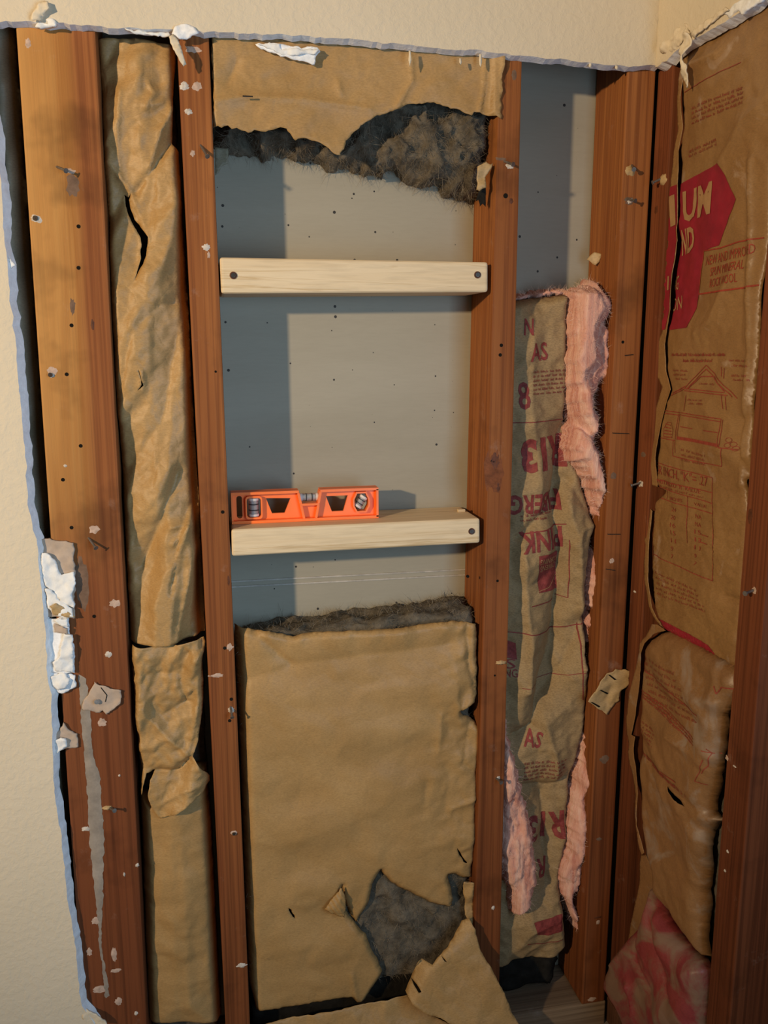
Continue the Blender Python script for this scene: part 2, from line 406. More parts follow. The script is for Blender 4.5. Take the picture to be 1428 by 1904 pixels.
def kraft(name, c0, c1, spec=0.35, rough=0.5, fleck=0.25, tint=None, tintlo=0.5, crump=1.0):
    m, nt, b = mat(name, rough, spec)
    v = coords(nt, (1, 1, 1), 2.0)
    c = ramp(nt, ntex(nt, v, 14.0, 6, 0.6), [(0.3, c0), (0.7, c1)])
    fl = ramp(nt, ntex(nt, coords(nt, (300, 300, 900), 1.0), 1.0, 3, 0.7), [(0.35, g(0.62)), (0.6, g(1.0))])
    c = mix(nt, fleck*2, c, fl, 'MULTIPLY')
    if tint: c = mix(nt, ramp(nt, ntex(nt, v, 17.0, 5, 0.62, 0.8), [(tintlo-.06, g(0.0)), (tintlo+.08, g(1.0))]), c, tint)
    nt.links.new(c, b.inputs['Base Color'])
    vo = nd(nt, 'ShaderNodeTexVoronoi', feature='DISTANCE_TO_EDGE'); vo.inputs['Scale'].default_value = 34.0
    wv = ntex(nt, v, 30.0, 3); ad = nd(nt, 'ShaderNodeVectorMath', operation='MULTIPLY_ADD'); ad.inputs[1].default_value = (0.02, 0.02, 0.02)
    nt.links.new(wv, ad.inputs[0]); nt.links.new(v, ad.inputs[2]); nt.links.new(ad.outputs[0], vo.inputs['Vector'])
    hs = nd(nt, 'ShaderNodeMath', operation='MULTIPLY_ADD'); nt.links.new(ntex(nt, v, 38.0, 6, 0.62), hs.inputs[0]); hs.inputs[1].default_value = 0.35
    mn = nd(nt, 'ShaderNodeMath', operation='MINIMUM'); nt.links.new(vo.outputs['Distance'], mn.inputs[0]); mn.inputs[1].default_value = 0.12; nt.links.new(mn.outputs[0], hs.inputs[2])
    bump(nt, b, hs.outputs[0], 0.35*crump, 0.004)
    return m
M['kraft'] = kraft('kraft_paper', (0.40, 0.235, 0.085), (0.49, 0.305, 0.125), crump=1.6)
M['kraft_smooth'] = kraft('kraft_paper_smooth', (0.38, 0.225, 0.082), (0.46, 0.285, 0.115), crump=0.7)
M['kraft_flecked'] = kraft('kraft_paper_flecked', (0.31, 0.208, 0.098), (0.40, 0.278, 0.14), 0.2, 0.65, 0.42)
M['kraft_waxed'] = kraft('kraft_paper_waxed', (0.25, 0.13, 0.045), (0.33, 0.185, 0.068), 0.55, 0.42, tint=(0.42, 0.30, 0.21), tintlo=0.66)
M['kraft_dusty'] = kraft('kraft_paper_dusty', (0.24, 0.125, 0.05), (0.30, 0.155, 0.06), 0.45, 0.42, tint=(0.29, 0.21, 0.15), tintlo=0.60)
M['kraft_red'] = kraft('kraft_paper_red_print', (0.23, 0.034, 0.038), (0.30, 0.055, 0.052), 0.4, 0.45, tint=(0.23, 0.135, 0.09), tintlo=0.47)
M['kraft_green'] = kraft('kraft_paper_grey', (0.21, 0.19, 0.125), (0.27, 0.24, 0.165))
M['kraft_scrap'] = kraft('kraft_scrap', (0.45, 0.30, 0.13), (0.52, 0.36, 0.18))
def plain(name, c, rough=0.8, spec=0.25, var=0.25, sc=60.0, bs=0.0, bd=0.001, metal=0.0):
    m, nt, b = mat(name, rough, spec); b.inputs['Metallic'].default_value = metal
    v = coords(nt, (1, 1, 1)); n = ntex(nt, v, sc, 6, 0.65)
    nt.links.new(ramp(nt, n, [(0.3, tuple(x*(1-var) for x in c)), (0.7, tuple(min(1, x*(1+var)) for x in c))]), b.inputs['Base Color'])
    if bs: bump(nt, b, n, bs, bd)
    return m
M['red'] = plain('red_ink', (0.27, 0.014, 0.028), 0.40, 0.5, 0.2, 35)
M['red_line'] = plain('red_line_ink', (0.30, 0.045, 0.025), 0.55, 0.3, 0.3, 140)
M['red_faded'] = plain('faded_red_ink', (0.23, 0.045, 0.040), 0.65, 0.2, 0.35, 170)
M['red_faint'] = plain('faint_red_brown_ink', (0.27, 0.050, 0.030), 0.5, 0.4, 0.3, 140)
M['tan_ink'] = plain('bare_kraft_lettering', (0.38, 0.22, 0.10), 0.45, 0.4, 0.12)
M['wool'] = plain('mineral_wool', (0.125, 0.104, 0.076), 0.95, 0.05, 0.55, 45, 0.8, 0.006)
M['wool_fibre'] = plain('mineral_wool_fibre', (0.20, 0.165, 0.12), 0.9, 0.1, 0.5, 40)
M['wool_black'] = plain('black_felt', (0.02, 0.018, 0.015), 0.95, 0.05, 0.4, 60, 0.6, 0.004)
def pink():
    m, nt, b = mat('pink_glass_wool', 0.9, 0.1)
    v = coords(nt, (70, 70, 9), 0.0)
    c = ramp(nt, ntex(nt, v, 1.0, 6, 0.65, 0.8), [(0.30, (0.52, 0.20, 0.15)), (0.48, (0.72, 0.38, 0.29)), (0.70, (0.86, 0.58, 0.46))])
    nt.links.new(c, b.inputs['Base Color']); bump(nt, b, ntex(nt, coords(nt, (260, 260, 60)), 1.0, 5, 0.7), 0.7, 0.003)
    return m
M['pink'] = pink()
M['pink_fibre'] = plain('pink_glass_fibre', (0.88, 0.62, 0.50), 0.8, 0.15, 0.15)
def paint():
    m, nt, b = mat('cream_textured_paint', 0.75, 0.2)
    v = coords(nt, (1, 1, 1)); n1 = ntex(nt, v, 120.0, 4, 0.55, 0.3); n2 = ntex(nt, v, 420.0, 3, 0.5)
    a = nd(nt, 'ShaderNodeMath', operation='MULTIPLY_ADD'); nt.links.new(n2, a.inputs[0]); a.inputs[1].default_value = 0.3; nt.links.new(ramp(nt, n1, [(0.42, g(0)), (0.62, g(1))]), a.inputs[2])
    nt.links.new(ramp(nt, ntex(nt, v, 5.0, 4), [(0.3, (0.66, 0.575, 0.43)), (0.7, (0.70, 0.61, 0.465))]), b.inputs['Base Color'])
    bump(nt, b, a.outputs[0], 0.22, 0.0018)
    return m
M['paint'] = paint()
M['gypsum'] = plain('gypsum_core', (0.86, 0.87, 0.88), 0.9, 0.1, 0.12, 120, 0.5, 0.002)
M['gypsum_white'] = plain('plaster_white', (0.82, 0.82, 0.80), 0.85, 0.15, 0.08, 90, 0.5, 0.002)
M['board_paper'] = plain('drywall_paper', (0.46, 0.36, 0.28), 0.85, 0.15, 0.15, 60)
M['dab'] = plain('plaster_dab_dull', (0.58, 0.52, 0.45), 0.85, 0.15, 0.3, 220, 0.5, 0.001)
M['paper_cream'] = plain('torn_paint_skin', (0.72, 0.62, 0.46), 0.8, 0.2, 0.12, 120, 0.4, 0.001)
def grey_board():
    m, nt, b = mat('grey_drywall_back', 0.62, 0.35)
    v = coords(nt, (1, 1, 1)); c = ramp(nt, ntex(nt, coords(nt, (1.5, 1.5, 9)), 1.0, 5, 0.6), [(0.3, (0.33, 0.295, 0.22)), (0.72, (0.39, 0.355, 0.275))])
    c = mix(nt, 0.5, c, ramp(nt, ntex(nt, coords(nt, (60, 60, 500)), 1.0, 3), [(0.3, g(0.93)), (0.6, g(1.0))]), 'MULTIPLY')
    sx = nd(nt, 'ShaderNodeSeparateXYZ'); cx_ = nd(nt, 'ShaderNodeCombineXYZ'); nt.links.new(v, sx.inputs[0]); nt.links.new(sx.outputs[0], cx_.inputs[0]); nt.links.new(sx.outputs[2], cx_.inputs[1])
    vo = nd(nt, 'ShaderNodeTexVoronoi', voronoi_dimensions='2D'); vo.inputs['Scale'].default_value = 36.0; nt.links.new(cx_.outputs[0], vo.inputs['Vector'])
    th = nd(nt, 'ShaderNodeSeparateColor'); nt.links.new(vo.outputs['Color'], th.inputs[0])
    rr = nd(nt, 'ShaderNodeMath', operation='MULTIPLY_ADD'); nt.links.new(th.outputs[0], rr.inputs[0]); rr.inputs[1].default_value = 0.20; rr.inputs[2].default_value = -0.13
    lt = nd(nt, 'ShaderNodeMath', operation='LESS_THAN'); nt.links.new(vo.outputs['Distance'], lt.inputs[0]); nt.links.new(rr.outputs[0], lt.inputs[1])
    c = mix(nt, lt.outputs[0], c, (0.035, 0.03, 0.025))
    nt.links.new(c, b.inputs['Base Color']); bump(nt, b, ntex(nt, v, 400.0, 3), 0.1, 0.0005)
    return m
M['grey_board'] = grey_board()
M['sheathing'] = plain('dark_sheathing', (0.06, 0.05, 0.04), 0.9, 0.1, 0.4, 30)
M['steel'] = plain('nail_steel', (0.22, 0.20, 0.18), 0.45, 0.5, 0.3, 200, metal=0.7)
M['dark_hole'] = plain('dark_hole', (0.012, 0.010, 0.008), 0.9, 0.05, 0.3)
M['screw'] = plain('screw_dark', (0.07, 0.055, 0.045), 0.4, 0.5, 0.3, 300, metal=0.6)
M['zinc'] = plain('zinc_screw', (0.55, 0.57, 0.60), 0.35, 0.5, 0.2, 300, metal=0.8)
M['orange'] = plain('orange_plastic', (1.0, 0.20, 0.030), 0.38, 0.5, 0.06, 40)
M['glue'] = plain('grey_glue_smear', (0.30, 0.255, 0.21), 0.8, 0.2, 0.25, 50, 0.5, 0.001)
M['smear'] = plain('chalky_smear', (0.50, 0.36, 0.28), 0.85, 0.15, 0.3, 160)
M['stain'] = plain('grey_brown_stain', (0.17, 0.105, 0.07), 0.8, 0.2, 0.3, 90)
M['knot_halo'] = plain('knot_halo', (0.19, 0.062, 0.022), 0.65, 0.2, 0.4, 90)
M['knot'] = plain('knot_dark', (0.11, 0.036, 0.014), 0.6, 0.3, 0.5, 120)
M['rubber'] = plain('dark_slot', (0.03, 0.03, 0.035), 0.6, 0.3, 0.2)
M['concrete'] = plain('subfloor', (0.30, 0.24, 0.18), 0.8, 0.2, 0.2, 8)
def glass():
    m, nt, b = mat('vial_acrylic', 0.06, 0.6); b.inputs['Transmission Weight'].default_value = 0.9; b.inputs['IOR'].default_value = 1.45
    nt.links.new(ramp(nt, ntex(nt, coords(nt, (1, 1, 1)), 30, 2), [(0, (0.88, 0.92, 0.95)), (1, (0.94, 0.97, 1.0))]), b.inputs['Base Color']); return m
M['glass'] = glass()
M['fluid'] = plain('vial_fluid', (0.72, 0.66, 0.62), 0.15, 0.6, 0.1)
M['ring'] = plain('vial_mark', (0.02, 0.02, 0.02), 0.5, 0.3, 0.1)

# ------------------------------------------------------------------ the setting
XR = 0.566                                   # plane of the stud faces on the right-hand wall
YB = 0.090                                   # back of the wall cavity
ZP = 0.030                                   # top of the bottom plate
ZT = 1.90
def ZofY(u, v, d): return PT(u, v, 'Y', d)[2]
V, Fc = box(-1.6, 1.6, -2.6, 0.12, -0.05, -0.01); mkobj('floor', V, Fc, M['concrete'], kind='structure')
V, Fc = box(-0.75, XR+0.09, YB, YB+0.0127, -0.01, ZT); wb = mkobj('wall_back', V, Fc, M['grey_board'], kind='structure', label='grey drywall seen from behind at the back of the stud bays')
V, Fc = box(XR+0.09, XR+0.10, -0.60, YB+0.0127, -0.01, ZT); mkobj('wall_right_sheathing', V, Fc, M['sheathing'], kind='structure')
# seam between two boards at the back of the open bay: two pale taped edges and the groove between
for v0, v1, wd in ((1081, 1058, 2.6), (1091, 1068, 2.6)):
    p = [ab(430, v0, 'Y', YB), ab(872, v1, 'Y', YB)]
    V2, T = stroke2d(p, wd*0.0008, 0.02); V3 = to3(V2[:, 0], V2[:, 1], np.full(len(V2), YB-0.0008), 'Y')
    o = mkobj('seam_edge', V3, T, plain('seam_paper', (0.44, 0.40, 0.34)), wb); md = o.modifiers.new('t', 'SOLIDIFY'); md.thickness = 0.0016; md.offset = 0
# drywall still standing: above the opening and down the left side, one sheet with a ragged cut edge
YD = -0.0127
left_px = [(-60, 44), (-30, 60), (-14, 200), (-2, 310), (8, 430), (14, 490), (20, 560), (30, 650), (38, 745), (47, 850), (52, 930), (62, 985), (72, 1030),
           (78, 1100), (84, 1180), (88, 1250), (95, 1300), (98, 1400), (102, 1480), (112, 1540), (120, 1620), (128, 1690), (140, 1760), (146, 1830),
           (152, 1870), (168, 1890), (185, 1925), (190, 1990)]
top_px = [(1216, 122), (1170, 124), (1100, 118), (1040, 110), (960, 101), (880, 93), (800, 88), (720, 80), (640, 72), (560, 66), (480, 62), (400, 60), (340, 55), (250, 53), (170, 49), (80, 42), (0, 40)]
P = [ab(u, v, 'Y', YD) for u, v in top_px+left_px]
P = [(XR-0.0080, P[0][1]-.0005)] + P; P = P + [(P[-1][0], 0.0), (-1.15, 0.0), (-1.15, ZT), (P[0][0], ZT)]
def drywall(name, poly, plane, front, back, label, ns, spread):
    PR = refine(poly, 0.005, 0.0, 3); out = []
    for (a, b) in PR:
        if a < -1.1 or b < 0.01 or b > ZT-.01: out.append((a, b)); continue
        A = np.array(a); B = np.array(b)
        out.append((a+0.0012*float(fbm(A, B, 0.012, 5+ns)), b+0.0014*float(fbm(A, B, 0.010, 9+ns))))
    r = delaunay_2d_cdt([Vector(p) for p in out], [(i, (i+1) % len(out)) for i in range(len(out))], [], 0, 1e-7)
    V = np.array([(v.x, v.y) for v in r[0]]); T = np.array([f for f in r[2]]); c = V[T].mean(1); T = T[inside(c[:, 0], c[:, 1], out)]
    n = len(V); dx, dz = spread(V[:, 0], V[:, 1]); w_ = 1+0.3*fbm(V[:, 0], V[:, 1], .02, 71+ns, 3)
    Vf = to3(V[:, 0], V[:, 1], np.full(n, front), plane); Vk = to3(V[:, 0]+dx*w_, V[:, 1]+dz*w_, np.full(n, back), plane)
    ed = {}
    for t in T:
        for i in range(3):
            k = (min(t[i], t[(i+1) % 3]), max(t[i], t[(i+1) % 3])); ed.setdefault(k, []).append((int(t[i]), int(t[(i+1) % 3])))
    rim = [[a, a+n, b+n, b] for v in ed.values() if len(v) == 1 for a, b in v]
    Fc = [list(map(int, t)) for t in T]+[[int(i)+n for i in t[::-1]] for t in T]+rim
    bm = bmesh.new(); vv = [bm.verts.new(p) for p in np.concatenate([Vf, Vk])]
    for f in Fc: bm.faces.new([vv[i] for i in f])
    bmesh.ops.recalc_face_normals(bm, faces=bm.faces); V3, F3 = bm_out(bm)
    o = mkobj(name, V3, F3, M['paint'], kind='structure', label=label); o.data.materials.append(M['gypsum'])
    for p, f in zip(o.data.polygons, F3): p.material_index = 1 if len(f) == 4 else 0
    return o
sp_l = lambda A, B: (np.where((B < 1.31) & (B > .02) & (A > -1.1), 0.0055, 0.0), np.where((B >= 1.29) & (B < 1.5), -0.0022, 0.0))
sp_r = lambda A, B: (np.zeros_like(A), np.where(B < 1.6, -0.0035, 0.0))
wl = drywall('wall_left', P, 'Y', YD, -0.0002, 'cream textured drywall left standing above and left of the opened studs', 0, sp_l)
XD = XR+YD
rt_px = [(1218, 124), (1240, 113), (1262, 92), (1290, 74), (1320, 56), (1350, 38), (1380, 22), (1420, -8)]
Pr = [ab(u, v, 'X', XD) for u, v in rt_px]
e = np.array(Pr[-1])-np.array(Pr[-2]); Pr[0] = (0.0127, Pr[0][1])
Pr += [(0.62, Pr[-1][1]+0.005), (0.62, ZT), (0.0127, ZT)]
wr = drywall('wall_right', Pr, 'X', XD, XR-0.0002, 'cream drywall above the opened studs on the right-hand wall', 40, sp_r)

# ------------------------------------------------------------------ studs
def stud_y(label, L0, L1, R0, R1, m, z0=ZP, y1=YB-0.0015, grp='old studs of the opened wall'):
    def xl(a, b, z):
        p, q = PT(*a, 'Y', 0.0), PT(*b, 'Y', 0.0); t = (z-p[2])/(q[2]-p[2]); return p[0]+(q[0]-p[0])*t
    c = [(xl(L0, L1, z0), 0, z0), (xl(R0, R1, z0), 0, z0), (xl(R0, R1, z0), y1, z0), (xl(L0, L1, z0), y1, z0)]
    c += [(xl(L0, L1, ZT-.04), 0, ZT-.04), (xl(R0, R1, ZT-.04), 0, ZT-.04), (xl(R0, R1, ZT-.04), y1, ZT-.04), (xl(L0, L1, ZT-.04), y1, ZT-.04)]
    r = empty('wall_stud', ((c[0][0]+c[1][0])/2, y1/2, z0), label, 'stud', grp)
    V, Fc = hexa(c, 0.0022)
    o = mkobj('timber', V, Fc, m, r)
    SH[o.name] = (BVHTree.FromPolygons([tuple(v) for v in V], Fc), 'Y', 0.0, None, None)
    return r, o
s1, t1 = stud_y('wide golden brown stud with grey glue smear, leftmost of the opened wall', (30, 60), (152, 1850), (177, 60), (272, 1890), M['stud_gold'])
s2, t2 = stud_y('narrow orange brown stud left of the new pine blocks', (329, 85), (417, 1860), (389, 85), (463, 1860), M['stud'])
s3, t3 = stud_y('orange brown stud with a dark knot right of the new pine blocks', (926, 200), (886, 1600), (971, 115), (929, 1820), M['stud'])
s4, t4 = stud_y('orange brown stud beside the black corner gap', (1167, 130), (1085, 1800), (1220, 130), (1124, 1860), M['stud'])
V, Fc = box(XR, XR+0.088, -0.033, 0.004, ZP, ZT-.04, 0.002)
s5 = empty('wall_stud', (XR+.044, -.015, ZP), 'red brown corner stud of the right-hand wall beside the black gap', 'stud', 'old studs of the opened wall')
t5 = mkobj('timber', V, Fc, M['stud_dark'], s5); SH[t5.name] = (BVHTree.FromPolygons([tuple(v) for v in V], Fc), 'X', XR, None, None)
V, Fc = box(XR, XR+0.088, -0.284, -0.240, ZP, ZT-.04, 0.002)
s6 = empty('wall_stud', (XR+.044, -.262, ZP), 'red brown stud at the far right edge of the photo', 'stud', 'old studs of the opened wall')
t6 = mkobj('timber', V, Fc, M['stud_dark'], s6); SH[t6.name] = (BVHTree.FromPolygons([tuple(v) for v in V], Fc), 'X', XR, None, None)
# plates
V, Fc = box(-0.75, 0.560, 0.0, YB-0.0015, -0.010, ZP, 0.002)
mkobj('bottom_plate', V, Fc, M['plate'], label='grey brown bottom plate under the studs of the opened wall', cat='plate')
V, Fc = box(XR, XR+0.088, -0.60, 0.03, -0.010, ZP, 0.002)
mkobj('bottom_plate', V, Fc, M['side_wood'], label='brown bottom plate under the right-hand wall studs', cat='plate')

# ------------------------------------------------------------------ marks, nails and screws in the studs (parts of their stud)
def spot(parent, timber, u, v, wpx, hpx, name, m, seed, lift=0.0006, thick=0.0012, rag=0.22):
    bvh, plane, d0, _, _ = SH[timber.name]
    A, B = ab(u, v, plane, d0); ku = abs(ab(u+1, v, plane, d0)[0]-A); kv = abs(ab(u, v+1, plane, d0)[1]-B)
    n = 18; rs = random.Random(seed); pts = []
    for k in range(n):
        t = 2*math.pi*k/n; r = 1+rs.uniform(-rag, rag); pts.append((A+ku*wpx/2*r*math.cos(t), B+kv*hpx/2*r*math.sin(t)))
    V2 = np.array([(A, B)]+[(A+(p[0]-A)*.55, B+(p[1]-B)*.55) for p in pts]+pts)
    D = np.array([d0-lift-thick]+[d0-lift-thick*(rs.random()*.7+.2) for _ in pts]+[d0+0.0004]*n)
    V3 = to3(V2[:, 0], V2[:, 1], D, plane)
    T = [[0, 1+k, 1+(k+1) % n] for k in range(n)] + [[1+k, 1+n+k, 1+n+(k+1) % n, 1+(k+1) % n] for k in range(n)]
    return mkobj(name, V3, T, m, parent, smooth=True)
def hole(parent, timber, u, v, r=0.0022):
    bvh, plane, d0, _, _ = SH[timber.name]; A, B = ab(u, v, plane, d0)
    c = to3(np.array(A), np.array(B), np.array(d0), plane); n = np.array([0, -1, 0]) if plane == 'Y' else np.array([-1, 0, 0])
    V, Fc = tube(c-n*0.002, c+n*0.00025, r, 10); return mkobj('nail_hole', V, Fc, M['dark_hole'], parent)
def nail(parent, timber, u0, v0, u1, v1, out=0.012, r=0.0014, m='steel'):
    bvh, plane, d0, _, _ = SH[timber.name]; A, B = ab(u0, v0, plane, d0); A1, B1 = ab(u1, v1, plane, d0)
    p0 = to3(np.array(A), np.array(B), np.array(d0+0.003), plane); p1 = to3(np.array(A1), np.array(B1), np.array(d0-out), plane)
    dv = (p1-p0)/np.linalg.norm(p1-p0)
    V, Fc = join(tube(p0, p1, r, 8), tube(p1, p1+dv*0.0012, r*2.0, 10)); return mkobj('nail', V, Fc, M[m], parent)
def staple(parent, timber, u0, v0, u1, v1):
    bvh, plane, d0, _, _ = SH[timber.name]; pp = []
    for (u, v), d in (((u0, v0), d0+.002), ((u0, v0), d0-.0012), ((u1, v1), d0-.0012), ((u1, v1), d0+.002)):
        A, B = ab(u, v, plane, d0); pp.append(to3(np.array(A), np.array(B), np.array(d), plane))
    V, Fc = join(*[tube(pp[i], pp[i+1], 0.0006, 6) for i in range(3)]); return mkobj('staple', V, Fc, M['screw'], parent)
def head(parent, c, n, r, m, name='screw'):
    c = np.array(c, float); n = np.array(n, float); V, Fc = join(tube(c, c+n*0.0010, r, 14, r*0.85), tube(c+n*.001, c+n*0.0013, r*0.42, 8, r*.36))
    return mkobj(name, V, Fc, M[m], parent)
k = 0
for (p, t, items) in (
    (s1, t1, [('s', 135, 345, 34, 60, 'stain'), ('s', 130, 318, 26, 12, 'smear'), ('s', 52, 80, 14, 26, 'smear'), ('s', 68, 407, 24, 18, 'gypsum_white'), ('c', 66, 406, .0028), ('h', 146, 421), ('h', 146, 498), ('s', 135, 570, 14, 42, 'stain'),
                  ('h', 133, 605), ('s', 97, 690, 28, 20, 'smear'), ('s', 95, 697, 14, 12, 'gypsum_white'), ('c', 94, 697, .0026), ('n', 102, 308, 125, 321), ('h', 150, 829), ('h', 117, 892), ('s', 121, 866, 9, 6, 'gypsum_white'), ('h', 124, 696),
                  ('s', 172, 603, 10, 26, 'knot'), ('n', 162, 998, 180, 1014), ('s', 175, 985, 26, 20, 'smear'), ('h', 133, 981), ('h', 175, 1146), ('s', 201, 1217, 15, 14, 'gypsum_white'), ('h', 201, 1216), ('s', 152, 1085, 34, 130, 'stain'),
                  ('s', 190, 1343, 22, 20, 'smear'), ('s', 213, 1122, 26, 20, 'smear'), ('s', 199, 1502, 22, 9, 'kraft_scrap'), ('n', 200, 1503, 214, 1498), ('s', 160, 1541, 17, 11, 'gypsum_white'), ('h', 160, 1541, .0016),
                  ('s', 255, 1609, 8, 8, 'gypsum_white'), ('s', 231, 1626, 5, 8, 'gypsum_white'), ('s', 215, 1805, 30, 9, 'smear'), ('s', 212, 1775, 14, 34, 'smear'), ('s', 220, 1862, 18, 18, 'smear'), ('s', 185, 1840, 36, 18, 'smear'), ('s', 253, 1884, 9, 9, 'gypsum'),
                  ('s', 178, 1712, 22, 20, 'smear'), ('s', 166, 1770, 14, 20, 'smear'), ('s', 222, 1442, 5, 5, 'gypsum_white'), ('h', 189, 1556, .0024)]),
    (s2, t2, [('s', 343, 160, 20, 18, 'gypsum'), ('s', 366, 160, 24, 26, 'smear'), ('s', 350, 207, 18, 14, 'gypsum'), ('s', 358, 92, 40, 16, 'smear'), ('n', 371, 266, 385, 294), ('s', 384, 460, 18, 15, 'gypsum_white'), ('h', 386, 460), ('s', 388, 474, 8, 16, 'smear'),
                  ('h', 401, 691, .0014), ('h', 414, 952), ('h', 418, 1205), ('s', 427, 1203, 14, 18, 'smear'), ('s', 404, 1256, 30, 10, 'smear'), ('h', 430, 1300), ('s', 430, 1320, 14, 12, 'gypsum'), ('n', 428, 1312, 431, 1326), ('h', 427, 1340),
                  ('s', 435, 1549, 17, 12, 'smear'), ('c', 435, 1549, .0024), ('s', 449, 1795, 20, 10, 'gypsum'), ('s', 358, 285, 12, 16, 'smear'), ('s', 425, 1080, 6, 26, 'knot')]),
    (s3, t3, [('n', 936, 298, 947, 309), ('s', 948, 309, 17, 13, 'gypsum_white'), ('s', 932, 296, 24, 8, 'stain'), ('h', 940, 364, .003), ('s', 951, 374, 10, 14, 'knot'), ('s', 921, 880, 42, 104, 'knot_halo'), ('s', 920, 866, 34, 56, 'knot'), ('s', 917, 858, 14, 16, 'dark_hole'), ('s', 926, 905, 10, 30, 'knot'), ('h', 932, 642), ('h', 930, 660),
                  ('s', 931, 1232, 20, 9, 'kraft_scrap'), ('h', 920, 1256, .0014), ('s', 926, 1447, 9, 9, 'gypsum'), ('n', 922, 1447, 926, 1447), ('s', 917, 1688, 7, 9, 'gypsum_white'), ('s', 956, 140, 12, 30, 'stain'), ('h', 925, 1080, .0018), ('h', 870, 1072, .002)]),
    (s4, t4, [('s', 1172, 317, 20, 22, 'kraft_scrap'), ('n', 1176, 305, 1170, 318), ('s', 1170, 373, 22, 22, 'stain'), ('s', 1171, 373, 14, 14, 'gypsum'), ('n', 1164, 368, 1172, 376), ('h', 1158, 636, .002), ('t', 1162, 661, 1176, 659), ('t', 1139, 805, 1168, 806),
                  ('s', 1141, 885, 14, 16, 'stain'), ('h', 1141, 884, .0022), ('t', 1130, 993, 1152, 993), ('s', 1137, 1043, 13, 13, 'smear'), ('h', 1137, 1043), ('s', 1124, 1412, 24, 20, 'stain'), ('h', 1124, 1412), ('s', 1114, 1560, 14, 8, 'stain'), ('s', 1112, 1715, 10, 10, 'smear'),
                  ('s', 1112, 1706, 20, 5, 'knot'), ('s', 1140, 884, 4, 4, 'dark_hole'), ('t', 1127, 1058, 1142, 1060), ('s', 1100, 1858, 20, 10, 'smear')]),
    (s5, t5, [('s', 1233, 335, 12, 22, 'kraft_scrap'), ('n', 1234, 328, 1231, 340), ('s', 1220, 390, 8, 22, 'knot'), ('s', 1191, 899, 11, 14, 'gypsum'), ('n', 1193, 896, 1190, 902), ('s', 1196, 845, 12, 14, 'stain'), ('s', 1180, 1100, 6, 5, 'gypsum')]),
    (s6, t6, [('s', 1402, 1098, 12, 18, 'smear'), ('n', 1400, 1096, 1405, 1102), ('s', 1352, 1410, 8, 10, 'smear'), ('s', 1353, 1583, 5, 6, 'gypsum'), ('s', 1348, 1619, 5, 6, 'gypsum'), ('s', 1366, 1425, 8, 4, 'gypsum'), ('s', 1395, 960, 12, 40, 'knot')])):
    for it in items:
        k += 1
        if it[0] == 's': spot(p, t, it[1], it[2], it[3], it[4], {'gypsum_white': 'plaster_dab', 'gypsum': 'plaster_dab', 'smear': 'chalk_smear', 'stain': 'stain', 'knot': 'knot', 'knot_halo': 'knot_halo', 'dark_hole': 'knot_core', 'kraft_scrap': 'paper_tuft'}[it[5]], M['dab' if 'gypsum' in it[5] else it[5]], k,
                              0.0001, 0.0013 if 'gypsum' in it[5] else (0.004 if it[5] == 'kraft_scrap' else 0.0003))
        elif it[0] == 'h': hole(p, t, it[1], it[2], it[3] if len(it) > 3 else 0.0022)
        elif it[0] == 'n': nail(p, t, *it[1:5])
        elif it[0] == 't': staple(p, t, *it[1:5])
        elif it[0] == 'c':
            _, pl, d0, _, _ = SH[t.name]; A, B = ab(it[1], it[2], pl, d0)
            head(p, to3(np.array(A), np.array(B), np.array(d0-.002), pl), (0, -1, 0) if pl == 'Y' else (-1, 0, 0), it[3], 'screw')
# long grey glue smear down the wide stud
sheet('glue_smear', [(146, 1255), (160, 1262), (168, 1330), (172, 1400), (184, 1440), (190, 1500), (193, 1560), (192, 1640), (191, 1690), (188, 1760), (196, 1800), (203, 1850), (196, 1856), (190, 1800), (184, 1745), (180, 1690), (172, 1620), (166, 1560), (163, 1480), (158, 1420), (150, 1330)],
      0.0, 'Y', lambda A, B, e: -0.0002-0.0010*np.clip(e/0.004, 0, 1)*(0.7+0.4*vn(A, B, .01, 2)), M['glue'], s1, jag=0.0012, thick=0, seed=61)

# ------------------------------------------------------------------ new pine blocks
def block(label, c0, c1, c2, c3, rad=0.004):
    p = [PT(*c, 'Y', 0.0) for c in (c3, c2, c1, c0)]           # bottom-left, bottom-right, top-right, top-left
    yb = YB-0.002
    cs = [(p[0][0], .0005, p[0][2]), (p[1][0], .0005, p[1][2]), (p[1][0], yb, p[1][2]), (p[0][0], yb, p[0][2]),
          (p[3][0], .0005, p[3][2]), (p[2][0], .0005, p[2][2]), (p[2][0], yb, p[2][2]), (p[3][0], yb, p[3][2])]
    r = empty('blocking_board', ((p[0][0]+p[1][0])/2, yb/2, min(p[0][2], p[1][2])), label, 'board', 'new pine blocks between two studs')
    V, Fc = hexa(cs, rad, 3); o = mkobj('timber', V, Fc, M['pine'], r, smooth=False)
    return r, p
b1, p1_ = block('pale new pine block screwed between studs, upper of the two', (408, 478), (908, 487), (908, 543), (411, 546))
b2, p2_ = block('pale new pine block carrying the orange level, lower of the two', (430, 985), (893, 964), (893, 1010), (431, 1035))
for r, (u, v) in ((b1, (434, 512)), (b1, (888, 511)), (b2, (877, 988))):
    c = PT(u, v, 'Y', 0.0); o = mkobj('screw_hole', *tube(c+np.array([0, .002, 0]), c+np.array([0, -.0004, 0]), 0.0046, 14, .0042), M['knot'], r)
    head(r, c-np.array([0, .0002, 0]), (0, -1, 0), 0.0032, 'screw')
V, Fc = box(0, 0.010, 0, 0.006, 0, 0.004, 0.0008)
c = PT(852, 953, 'Z', p2_[2][2]); chip = mkobj('wood_chip', [(c[0]+x, c[1]+y, p2_[2][2]+z) for x, y, z in V], Fc, M['pine'], label='small pale chip lying on the lower pine block', cat='chip')

